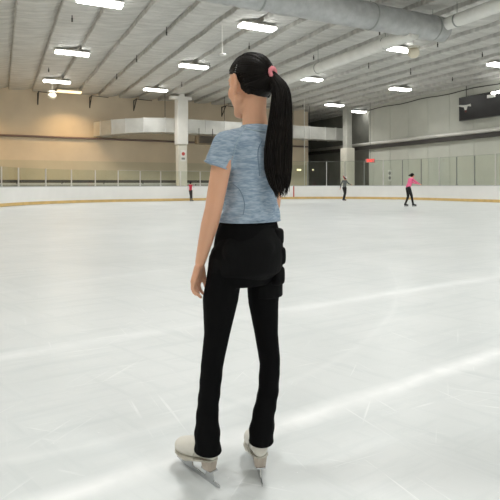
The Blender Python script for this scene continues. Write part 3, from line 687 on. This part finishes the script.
# --- shirt
bm = bmesh.new()
loft(bm, [ell(ctr(px, py), a, b) for px, py, a, b in torso[:-1]] + [ell(ctr(255.8, 127.5), .056, .054), ell(ctr(256, 125.2), .0525, .0525)])
CUFF_L, CUFF_R = at(216.2, 166.5, 1.785), SH_R.lerp(EL_R, .44)
chain(bm, [(SH_L + Lf * -.02 + UP * .002, .047), (SH_L + Lf * .002, .0445), (SH_L.lerp(CUFF_L, .55), .0455), (CUFF_L, .0455)], flat_end=True)
chain(bm, [(SH_R + Lf * .02 + UP * .002, .049), (SH_R, .048), (SH_R.lerp(CUFF_R, .55), .0455), (CUFF_R, .0415)], flat_end=True)
chain(bm, [(at(238, 152, 1.85), .040), (at(228, 162, 1.80), .031)]); chain(bm, [(at(241, 136, 1.86), .033), (SH_L, .043)]); chain(bm, [(at(270, 136, 1.95), .034), (SH_R, .045)])
sb_ = fuse(bm, 0.005, 3)
for v in sb_.verts:                                                            # soft folds above the hem and under the arm
    z_ = v.co.z; k = max(0, 1 - abs(z_ - 1.0) / .09); rel = v.co - ctr(251, 205)
    ang = math.atan2(rel.dot(F), rel.dot(Lf)); out = Vector((rel.x, rel.y, 0)).normalized()
    if k > 0: v.co += out * k * .0045 * math.sin(ang * 7 + z_ * 70)
    k2 = max(0, 1 - abs(z_ - 1.13) / .10); v.co += out * k2 * .003 * math.sin(z_ * 130 + ang * 5)
shirt = gl('shirt', sb_, M['knit'])
tag(shirt, 'heather blue short sleeved shirt', None)
def bvh_of(o):
    me = o.data; return BVHTree.FromPolygons([v.co + GB for v in me.vertices], [tuple(p.vertices) for p in me.polygons])
def on_surface(bvh, px, py, lift=0.0):
    o_ = Vector((0, 0, CAM_H)); d_ = (at(px, py, 1.0) - o_).normalized(); h = bvh.ray_cast(o_, d_)
    return None if h[0] is None else h[0] + h[1] * lift * (1 if h[1].dot(d_) < 0 else -1)
sbv = bvh_of(shirt)
def seam(pxs, r, m, nm='seam'):
    pts = [on_surface(sbv, *p, lift=r * 0.25) for p in spline([(x, y, 0) for x, y in pxs], 8) for p in [(p[0], p[1])]]
    pts = [p for p in pts if p is not None]
    if len(pts) > 2:
        bm = bmesh.new(); tube(bm, pts, r, 6); gl(nm, bm, m, shirt)
seam([(246, 127), (241, 134), (236, 145), (233.5, 156), (231, 168)], .0018, M['seamlight'])
seam([(262, 141), (258.5, 149), (258, 158), (259, 168), (259.5, 176)], .0020, M['seam'], 'back_pleat')
seam([(233, 184), (239, 189), (243, 197), (244.5, 206), (243, 215)], .0016, M['seam'])
seam([(243, 127.5), (250, 129.5), (258, 131), (266, 131.5)], .0028, M['seamlight'], 'collar_band')
# cuff and hem bands
bm = bmesh.new(); ax = (CUFF_L - SH_L.lerp(CUFF_L, .55)).normalized(); x, y = frame_of(ax)
tube(bm, [CUFF_L - ax * .004 + (x * math.cos(a) + y * math.sin(a)) * .0450 for a in [2 * PI * k / 36 for k in range(37)]], .0028, 6, cap=False); gl('cuff_hem', bm, M['knit'], shirt)
bm = bmesh.new(); rg = ell(ctr(250, 220.5), .1262, .0952); tube(bm, rg + rg[:1], .0035, 6, cap=False); gl('bottom_hem', bm, M['knit'], shirt)

# --- leggings, cut at the slanting hems
bm = bmesh.new()
loft(bm, [ell(ctr(248.5, 220), .118, .088), ell(ctr(248, 235), .132, .105), ell(ctr(247, 255), .140, .112), ell(ctr(246, 272), .138, .108), ell(ctr(246, 283), .11, .08)])
for t in (LEG_L, LEG_R): chain(bm, leg_pts(t), flat_end=False)
lg = fuse(bm, 0.005, 4)
for v in lg.verts:
    if v.co.z < .5:
        v.co += Vector((math.sin(v.co.z * 95 + v.co.x * 30), 0, 0)) * .0028 * (1 - v.co.z / .5)
def cut_hem(bm, co, no, test):
    vs = {v for v in bm.verts if test(v.co)}
    geom = list(vs) + [e for e in bm.edges if e.verts[0] in vs and e.verts[1] in vs] + [f for f in bm.faces if all(v in vs for v in f.verts)]
    bmesh.ops.bisect_plane(bm, geom=geom, plane_co=co, plane_no=no, clear_outer=True)
midx = at(234, HORIZON, 1.88).x
FT_L = Vector((-.667, .745, 0)); FT_R = Vector((-.13, .991, 0))
cut_hem(lg, Vector((0, 1.865, .122)) + Vector((at(207, 449, 1.865).x, 0, 0)), (-UP + FT_L * .12).normalized(), lambda c: c.z < .35 and c.x < midx)
cut_hem(lg, Vector((at(260, 440, 1.89).x, 1.89, .140)), (-UP + FT_R * .10).normalized(), lambda c: c.z < .35 and c.x >= midx)
bmesh.ops.holes_fill(lg, edges=[e for e in lg.edges if e.is_boundary], sides=0)
gl('leggings', lg, M['legging'])
# --- padded shorts over them
bm = bmesh.new()
loft(bm, [ell(ctr(249.5, 217), .112, .082, e=2), ell(ctr(249, 226), .121, .093, e=2), ell(ctr(249, 240), .140, .118, e=2), ell(ctr(248, 256), .148, .128, e=2), ell(ctr(247, 270), .146, .124, e=2), ell(ctr(246, 279), .120, .085, e=2), ell(ctr(245, 284), .08, .04, e=2)])
chain(bm, [(at(226, 258, 1.85), .064), (at(222, 282, 1.85), .060), (at(220.3, 303, 1.85), .0635)], flat_end=True)
chain(bm, [(at(264.5, 258, 1.94), .070), (at(265, 280, 1.94), .068), (at(265.5, 296, 1.94), .066)], flat_end=True)
ball(bm, ctr(261, 250, 1.84), (.070, .052, .068), 3, Matrix((Lf, F, UP)).transposed().to_4x4())
ball(bm, ctr(237, 252, 1.815), (.062, .045, .068), 3, Matrix((Lf, F, UP)).transposed().to_4x4())
sh = fuse(bm, 0.005, 4); shorts = gl('padded_shorts', sh, M['shorts']); tag(shorts, 'black shorts with raised crash pads', None)
pm = Matrix((Lf, F, UP)).transposed().to_4x4()
def pad(px, py, d, r, e=0.45):
    b_ = bmesh.new(); c = at(px, py, d)
    bmesh.ops.create_uvsphere(b_, u_segments=20, v_segments=12, radius=1)
    for v in b_.verts: v.co = Vector([math.copysign(abs(x) ** e, x) for x in v.co]) 
    mm = Matrix.Translation(c) @ pm @ Matrix.Diagonal((*r, 1)); bmesh.ops.transform(b_, matrix=mm, verts=b_.verts[:]); bmesh.ops.smooth_vert(b_, verts=b_.verts[:], factor=.4, use_axis_x=True, use_axis_y=True, use_axis_z=True)
    gl('crash_pad', b_, M['shorts'], shorts)
pad(273.8, 236.5, 1.90, (.026, .036, .034)); pad(275.2, 255.5, 1.90, (.028, .038, .036)); pad(274.6, 275.0, 1.90, (.027, .036, .037))
bm = bmesh.new(); rg = ell(ctr(249.5, 223.5), .1205, .0915, e=2); loft(bm, [[p - UP * .014 for p in rg], [p + UP * .004 for p in rg]]); gl('waistband', bm, M['shorts'], shorts)

# --- hair: a combed cap, the scrunchie and the ponytail
TIE = hd(-.108, -.006, .024)
bm = bmesh.new(); ball(bm, hd(-.008, 0, .030), (.0945, .0770, .0885), 4, HM)
ball(bm, hd(-.045, 0, .0), (.062, .064, .062), 3, HM)
for sd in (1, -1): ball(bm, hd(-.026, .052 * sd, -.022), (.030, .019, .036), 3, HM)
hc = fuse(bm, 0.003, 2)
def hairline(f):
    k = ((-.2, -.062), (-.085, -.062), (-.06, -.060), (-.040, -.052), (-.020, -.030), (-.006, .014), (.0, .026), (.06, .046), (.2, .1))
    for (a, b), (c, d) in zip(k, k[1:]):
        if f <= c: return b + (d - b) * (f - a) / (c - a)
    return .1
kill = []
for v in hc.verts:
    q = v.co - HC; f_, u_ = q.dot(HF2), q.dot(HU)
    if u_ < hairline(f_) or f_ > .076: kill.append(v)
bmesh.ops.delete(hc, geom=kill, context='VERTS')
hair = gl('hair', hc, M['hair'])
me = hair.data; hbv = BVHTree.FromPolygons([v.co + GB for v in me.vertices], [tuple(p.vertices) for p in me.polygons])
CEN = hd(-.014, 0, .03)
def on_cap(dirv, lift):
    h = hbv.ray_cast(CEN, dirv); return None if h[0] is None else h[0] + dirv * lift
bm = bmesh.new(); tdir = (TIE - CEN).normalized(); rnd = random.Random(3)
edge_pts = []
for k in range(230):
    a = 2 * PI * k / 230 + rnd.uniform(-.012, .012)
    # hairline: high over the forehead, down past the ears to the nape
    f_, l_ = math.cos(a), math.sin(a)
    u_ = (hairline(.085 * f_) - .03 + .004) / .085
    edge_pts.append((HF2 * f_ + HL * l_ + HU * u_).normalized())
for e_ in edge_pts:
    ang = e_.angle(tdir)
    if ang < .15: continue
    axs = e_.cross(tdir).normalized(); pts = []; lift = rnd.uniform(0, .0022); st = rnd.uniform(0, .12)
    for j in range(12):
        t_ = st + (1 - st) * j / 11; dv = Matrix.Rotation(ang * t_, 3, axs) @ e_
        p = on_cap(dv, lift)
        if p is not None: pts.append(p)
    if len(pts) > 5: tube(bm, pts, [.0026 * (.35 + .65 * math.sin(PI * min(1, .15 + j / len(pts)))) for j in range(len(pts))], 5)
gl('combed_strands', bm, M['hair'], hair)
bm = bmesh.new(); tax = (TIE - CEN).normalized(); x, y = frame_of(tax)
tube(bm, [TIE + tax * .004 + (x * math.cos(a) + y * math.sin(a)) * (.0150 + .0018 * math.sin(9 * a)) for a in [2 * PI * k / 40 for k in range(41)]], .0075, 8, cap=False)
gl('hair_tie', bm, M['pink'])
pony = [(268.5, 77, 1.845, .013), (275.5, 80.5, 1.825, .020), (281, 91, 1.812, .030), (281.8, 107, 1.806, .036), (280.2, 128, 1.802, .041), (278.6, 150, 1.80, .046), (278.4, 168, 1.80, .045), (279.8, 182, 1.80, .036), (281, 193, 1.80, .022)]
ctrl = [at(a, b, c) for a, b, c, r in pony]; ctrl[0] = TIE - tax * .01; rad = [r for *_, r in pony]
cen = spline(ctrl, 6); rr = [rad[min(i // 6, len(rad) - 2)] + (rad[min(i // 6 + 1, len(rad) - 1)] - rad[min(i // 6, len(rad) - 2)]) * ((i % 6) / 6) for i in range(len(cen))]; rr[-1] = rad[-1]
bm = bmesh.new(); side = Vector((1, 0, 0)); 
def pframe(i):
    t_ = (cen[min(i + 1, len(cen) - 1)] - cen[max(i - 1, 0)]).normalized(); a = (side - t_ * side.dot(t_)).normalized(); return a, t_.cross(a)
rings = []
for i in range(len(cen) - 3):
    a, b_ = pframe(i); rings.append([cen[i] + (a * math.cos(q) + b_ * .62 * math.sin(q)) * rr[i] * .86 for q in [2 * PI * k / 20 for k in range(20)]])
loft(bm, rings); ptail = gl('ponytail', bm, M['hair'])
bm = bmesh.new()
for k in range(190):
    q = rnd.uniform(0, 2 * PI); rho = rnd.uniform(.72, 1.0) if rnd.random() < .85 else rnd.uniform(1.0, 1.1); wv, ph = rnd.uniform(0, .06), rnd.uniform(0, 6)
    start = rnd.choice((0, 0, 0, 1, 2)); end = len(cen) - rnd.choice((1, 1, 2, 3, 5, 7, 9)); pts = []
    for i in range(start, end, 2):
        a, b_ = pframe(i); q2 = q + wv * math.sin(i * .35 + ph) + .25 * math.sin(i / 16 + ph); pts.append(cen[i] + (a * math.cos(q2) + b_ * .62 * math.sin(q2)) * rr[i] * rho)
    if len(pts) < 6: continue
    ext = (pts[-1] - pts[-2]).normalized(); pts.append(pts[-1] + ext * rnd.uniform(.005, .03) + Vector((rnd.uniform(-.006, .006), 0, 0)))
    r0 = rnd.uniform(.0022, .0042); tube(bm, pts, [r0] * (len(pts) - 3) + [r0 * .8, r0 * .5, r0 * .12], 5)
gl('hair_strands', bm, M['hair'], ptail)
# beaded clip above the ear
clip = None
for i in range(5):
    p = on_surface(hbv, 237.8 - i * .55, 65.5 + i * 2.1, .003)
    if p is None: continue
    bm = bmesh.new(); ball(bm, p, .0021, 2)
    if clip is None: clip = gl('hair_clip', bm, M['bead']); 
    else: gl('bead', bm, M['bead'], clip)

# --- figure skates
def ice_skate(heel, fdir, parent, sc=1.0, origin=GB, yawl=None):
    fd = fdir.normalized(); lt = Vector((-fd.y, fd.x, 0)); mt = Matrix((fd, lt, UP)).transposed().to_4x4(); mt.translation = heel
    def fin(nm, bm, m, par, smooth=True):
        bmesh.ops.scale(bm, vec=(sc, sc, sc), verts=bm.verts[:]); bmesh.ops.transform(bm, matrix=mt, verts=bm.verts[:]); bmesh.ops.translate(bm, vec=-origin, verts=bm.verts[:]); return link(nm, bm, m, par, smooth=smooth)
    # local: x forward from the blade's rear end, y left, z up
    bm = bmesh.new()
    def ring(x, zc, hw, hh, n=28): return [Vector((x, hw * math.cos(2 * PI * k / n), zc + hh * math.copysign(abs(math.sin(2 * PI * k / n)) ** .8, math.sin(2 * PI * k / n)))) for k in range(n)]
    loft(bm, [ring(.030, .122, .016, .028), ring(.035, .121, .026, .035), ring(.054, .120, .031, .040), ring(.09, .115, .034, .042), ring(.13, .102, .038, .040), ring(.17, .088, .043, .036), ring(.205, .079, .044, .032), ring(.235, .073, .038, .027), ring(.255, .069, .026, .021), ring(.263, .067, .012, .012)])
    loft(bm, [[Vector((x + .058, y_, z_)) for x, y_ in [(.027 * math.cos(a), .026 * math.sin(a)) for a in [2 * PI * k / 24 for k in range(24)]]] for z_ in (.10, .14, .165, .18)])
    ball(bm, (.056, 0, .120), (.028, .031, .036), 3)
    bmesh.ops.translate(bm, vec=(0, 0, .006), verts=bm.verts[:]); boot = fin('ice_skate', fuse(bm, .004, 5), M['boot'], parent)
    out = [(.031, .0), (.035, .018), (.052, .030), (.08, .031), (.12, .032), (.16, .041), (.20, .044), (.235, .037), (.258, .022), (.266, 0)]
    outline = out + [(x, -y_) for x, y_ in out[-2:0:-1]]
    def sole_z(x): return .094 - .034 * min(1, max(0, (x - .06) / .09))
    bm = bmesh.new(); loft(bm, [[Vector((x, y_ * 1.03, sole_z(x) - e_)) for x, y_ in outline] for e_ in (0, .006)]); fin('sole', bm, M['bootseam'], boot, False)
    bm = bmesh.new(); hl = [(.032, -.012), (.032, .012), (.042, .024), (.078, .025), (.096, .015), (.096, -.015), (.078, -.025), (.042, -.024)]
    loft(bm, [[Vector((.058 + (x - .058) * k - dx, y_ * k, z_)) for x, y_ in hl] for z_, k, dx in ((.088, 1.0, 0), (.07, .92, -.001), (.053, .84, -.002))]); fin('heel', bm, M['heel'], boot, False)
    bm = bmesh.new()
    run = [(0.0, .004), (.02, .0), (.12, .0), (.22, .001), (.262, .006), (.272, .018), (.262, .022), (.22, .017), (.02, .016), (-.002, .014)]
    loft(bm, [[Vector((x, y_, z_)) for x, z_ in run] for y_ in (-.002, .002)])
    for pts in ([(.035, .014), (.085, .014), (.075, .053), (.045, .053)], [(.165, .015), (.25, .016), (.232, .054), (.18, .054)]): loft(bm, [[Vector((x, y_, z_)) for x, z_ in pts] for y_ in (-.0028, .0028)])
    box(bm, (.034, -.018, .048), (.09, .018, .053)); box(bm, (.162, -.026, .049), (.245, .026, .053))
    for k in range(3): box(bm, (.262 + .003 * k, -.003, .010 + .005 * k), (.272 + .003 * k, .003, .013 + .005 * k))
    tag(fin('blade', bm, M['chrome'], boot, False), 'shiny steel blade', None)
    for pts in ([(.118, .0355, .072), (.112, .0365, .095), (.09, .0355, .125), (.082, .0345, .15)], [(.118, -.0355, .072), (.112, -.0365, .095), (.09, -.0355, .125), (.082, -.0345, .15)]):
        bm = bmesh.new(); tube(bm, spline(pts, 5), .0022, 6); fin('seam', bm, M['bootseam'], boot)
    for k in range(4):
        bm = bmesh.new(); x = .125 + .022 * k; z_ = .150 - .0135 * k; tube(bm, [(x, -.022, z_ - .010), (x + .004, 0, z_ + .0015 - .006), (x, .022, z_ - .010)], .003, 6); fin('lace', bm, M['lace'], boot)
    return boot
ice_skate(Vector((at(219.0, 489, 1.81).x, 1.81, 0)), FT_L, girl)
ice_skate(Vector((at(261.5, 487, 1.82).x, 1.82, 0)), FT_R, girl)

# ================================================================== the distant skaters
def fcol(name, c, r=0.8): return mat(name, c, r)
def skater(px, d, height, yaw, label, J, mats, hat=None, extra=None):
    """J: joints in units of body height; x to the person's right, y forward, z up"""
    base = at(px, HORIZON, d); base.z = 0; o = empty('person', base, yaw); tag(o, label, 'person'); h = height
    P = {k: Vector(v) * h for k, v in J.items()}
    def part(nm, bm, m, vox=.012, par=None): return link(nm, fuse(bm, vox, 3), m, par or o, smooth=True)
    hd_, nk, chs, pel = P['head'], P['neck'], P['chest'], P['pelvis']
    def limbs(bm, k=1.0, arms=True, legs=True):
        for s_ in 'LR':
            if arms: chain(bm, [(P['sh' + s_], .030 * h * k), (P['el' + s_], .023 * h * k), (P['wr' + s_], .016 * h * k)], 2, 10)
            if legs: chain(bm, [(P['hip' + s_], .048 * h * k), (P['kn' + s_], .034 * h * k), (P['an' + s_], .024 * h * k)], 2, 10)
    bm = bmesh.new(); limbs(bm, .9); chain(bm, [(pel, .06 * h), (chs, .062 * h), (nk, .03 * h), (hd_, .035 * h)], 2, 12)
    fw = Vector((0, 1, 0)); fw = (P.get('face', hd_ + fw * .05) - hd_).normalized()
    ball(bm, hd_, (.050 * h, .056 * h, .066 * h)); ball(bm, hd_ + fw * .045 * h - UP * .02 * h, .018 * h); ball(bm, hd_ + fw * .056 * h - UP * .008 * h, .009 * h)
    sd = fw.cross(UP).normalized()
    for s_ in (-1, 1): ball(bm, hd_ + sd * .05 * h * s_, .012 * h)
    for s_ in 'LR':
        w_, e_ = P['wr' + s_], P['el' + s_]; dr = (w_ - e_).normalized(); ac = dr.cross(UP if abs(dr.z) < .8 else fw).normalized(); nn = dr.cross(ac)
        chain(bm, [(w_, .015 * h), (w_ + dr * .035 * h, .017 * h)], 2, 8)
        for q in (-.014, -.005, .005, .014): chain(bm, [(w_ + dr * .035 * h + ac * q * h, .0065 * h), (w_ + dr * .07 * h + ac * q * 1.3 * h + nn * .008 * h, .005 * h)], 2, 6)
        chain(bm, [(w_ + dr * .01 * h + ac * .012 * h, .007 * h), (w_ + dr * .04 * h + ac * .03 * h, .0055 * h)], 2, 6)
    part('body', bm, M['skin'], .008)
    bm = bmesh.new()
    for s_ in (-1, 1): ball(bm, hd_ + fw * .050 * h + sd * .018 * h * s_ + UP * .01 * h, .006 * h)
    link('eyes', bm, M['iris'], o)
    bm = bmesh.new(); chain(bm, [(pel + UP * .02 * h, .070 * h), (pel.lerp(chs, .5), .066 * h), (chs, .074 * h), (nk - UP * .01 * h, .036 * h)], 2, 14)
    chain(bm, [(P['shL'], .04 * h), (P['shR'], .04 * h)], 2, 10)
    if not mats.get('vest'): limbs(bm, 1.12, legs=False)
    part('vest' if mats.get('vest') else 'top', bm, mats['top'])
    if mats.get('vest'):
        bm = bmesh.new(); limbs(bm, 1.1, legs=False); part('sleeves', bm, mats['vest'])
    bm = bmesh.new(); limbs(bm, 1.12, arms=False); chain(bm, [(P['hipL'], .055 * h), (P['hipR'], .055 * h)], 2, 10); ball(bm, pel, (.078 * h, .066 * h, .055 * h)); part('trousers', bm, mats['trousers'])
    bm = bmesh.new(); ball(bm, hd_ - fw * .012 * h + UP * .014 * h, (.056 * h, .060 * h, .062 * h), 3)
    if 'bun' in J: chain(bm, [(hd_ - fw * .05 * h, .03 * h), (P['bun'], .022 * h)], 2, 8)
    hb_ = fuse(bm, .008, 2); bmesh.ops.bisect_plane(hb_, geom=hb_.verts[:] + hb_.edges[:] + hb_.faces[:], plane_co=hd_ + fw * .02 * h, plane_no=(fw * .8 - UP * .6).normalized(), clear_outer=True); bmesh.ops.holes_fill(hb_, edges=[e for e in hb_.edges if e.is_boundary], sides=0)
    link('hair', hb_, M['hair'], o, smooth=True)
    for nm, bm_, m_ in (hat(P, h, fw) if hat else []): link(nm, bm_, m_, o, smooth=True)
    for s_ in 'LR':
        a = P['an' + s_]; td = Vector(J['toe' + s_]).normalized(); side_ = UP.cross(td)
        bm = bmesh.new(); chain(bm, [(a + UP * .01 * h, .03 * h), (a - UP * .012 * h, .03 * h), (a + td * .085 * h - UP * .024 * h, .021 * h)], 2, 10); ball(bm, a - td * .012 * h - UP * .015 * h, .026 * h)
        bt = link('ice_skate', fuse(bm, .008, 3), mats['boot'], o, smooth=True)
        gz = a.z - .066 * h; bm = bmesh.new(); pr = [(-.035, 0), (.10, 0), (.115, .012), (.08, .018), (-.03, .018)]
        loft(bm, [[Vector((a.x, a.y, gz)) + td * x * h + UP * z_ * h + side_ * e_ for x, z_ in pr] for e_ in (-.004, .004)])
        for x in (-.01, .07): box(bm, Vector((a.x, a.y, gz)) + td * x * h + Vector((-.012, -.012, .01 * h)), Vector((a.x, a.y, gz)) + td * x * h + Vector((.012, .012, .035 * h)))
        link('blade', bm, M['chrome'], bt)
    return o
STAND = dict(head=(0, .01, .915), neck=(0, 0, .835), chest=(0, 0, .74), pelvis=(0, 0, .55), shL=(-.095, 0, .80), shR=(.095, 0, .80), elL=(-.125, -.01, .65), elR=(.125, -.01, .65), wrL=(-.13, .05, .53), wrR=(.13, .05, .53),
             hipL=(-.05, 0, .52), hipR=(.05, 0, .52), knL=(-.05, .02, .30), knR=(.05, .02, .30), anL=(-.055, 0, .066), anR=(.055, 0, .066), toeL=(-.2, 1, 0), toeR=(.2, 1, 0))
# child in a red vest, right hand raised
def cap_dark(P, h, fw):
    bm = bmesh.new(); c = P['head'] + UP * .028 * h; n = 20
    loft(bm, [[c + Vector((r_ * h * math.cos(2 * PI * k / n), r_ * h * math.sin(2 * PI * k / n), z_ * h)) for k in range(n)] for r_, z_ in ((.105, -.004), (.105, .004), (.064, .010), (.058, .052), (.03, .068))])
    return [('hat', bm, M['hatdark'])]
def gloves_at(P, h, keys, m):
    out = []
    for k in keys:
        w_ = P['wr' + k]; dr = (w_ - P['el' + k]).normalized(); bm = bmesh.new(); chain(bm, [(w_, .026 * h), (w_ + dr * .05 * h, .028 * h)], 2, 10); ball(bm, w_ + dr * .03 * h + Vector((.02 * h, 0, .01 * h)), .012 * h); out.append(('glove', fuse(bm, .008, 2), m))
    return out
M.update(hatdark=fcol('dark_hat', (.02, .018, .018)), redvest=fcol('red_vest', (.60, .045, .08)), whitesleeve=fcol('white_sleeve', (.72, .70, .70)), darktrouser=fcol('dark_trousers', (.035, .028, .027)), darkboot=fcol('dark_skate_boot', (.05, .035, .03), .5),
         greytop=fcol('grey_jacket', (.13, .14, .14)), blacktrouser=fcol('black_trousers', (.012, .012, .013)), whitecap=fcol('white_cap', (.7, .67, .66)), redcap=fcol('dull_red_scarf', (.42, .06, .06)), pinktop=fcol('pink_top', (.85, .16, .32)), blackboot=fcol('black_skate_boot', (.015, .014, .014), .45))
J = dict(STAND); J.update(elR=(.15, .05, .70), wrR=(.20, .12, .80), elL=(-.14, -.02, .66), wrL=(-.12, .05, .56), knL=(-.03, .03, .30), knR=(.045, .03, .30), anL=(-.02, .0, .066), anR=(.06, .03, .066), hipL=(-.045, 0, .52))
skater(190.6, 35.0, 1.40, math.radians(-25), 'small child in red vest and dark hat skating by the far boards', J,
       dict(top=M['redvest'], vest=M['whitesleeve'], trousers=M['darktrouser'], boot=M['darkboot']), lambda P, h, fw: cap_dark(P, h, fw) + gloves_at(P, h, 'R', M['hatdark']))
# skater in grey, gliding
def grey_hat(P, h, fw):
    bm = bmesh.new(); ball(bm, P['head'] + UP * .022 * h, (.062 * h, .066 * h, .056 * h), 3)
    b2 = bmesh.new(); c = P['head'] - fw * .045 * h; chain(b2, [(c, .028 * h), (c - fw * .055 * h + UP * .055 * h, .024 * h), (c - fw * .10 * h + UP * .12 * h, .010 * h)], 2, 8)
    return [('cap', fuse(bm, .008, 2), M['whitecap']), ('cap_tail', fuse(b2, .008, 2), M['redcap'])]
J = dict(STAND); J.update(head=(0, .06, .90), neck=(0, .035, .825), chest=(0, .025, .73), elR=(.14, .10, .69), wrR=(.13, .22, .66), elL=(-.14, -.06, .66), wrL=(-.15, -.08, .53), knL=(-.05, .06, .30), knR=(.05, .0, .31), anL=(-.05, -.03, .066), anR=(.05, -.07, .066), toeL=(-.1, 1, 0), toeR=(.1, 1, 0))
skater(344.5, 35.4, 1.75, math.radians(-55), 'skater in grey jacket and white cap beyond the pink skater', J, dict(top=M['greytop'], trousers=M['blacktrouser'], boot=M['blackboot']), grey_hat)
# skater in pink leaning forward with both arms out
J = dict(STAND); J.update(head=(0, .10, .885), face=(0, .15, .870), neck=(0, .065, .815), chest=(0, .035, .73), pelvis=(0, -.03, .555), shL=(-.09, .05, .785), shR=(.09, .05, .785), elL=(-.11, .16, .70), elR=(.10, .17, .70), wrL=(-.08, .27, .655), wrR=(.07, .28, .65),
    hipL=(-.05, -.03, .52), hipR=(.05, -.03, .52), knL=(-.05, -.01, .29), knR=(.05, .045, .30), anL=(-.055, -.10, .066), anR=(.05, .09, .066), bun=(0, -.0, .90), toeL=(-.1, 1, 0), toeR=(.1, 1, 0))
skater(409.3, 25.6, 1.78, math.radians(-80), 'skater in bright pink top leaning forward with arms stretched out', J, dict(top=M['pinktop'], trousers=M['blacktrouser'], boot=M['blackboot']))
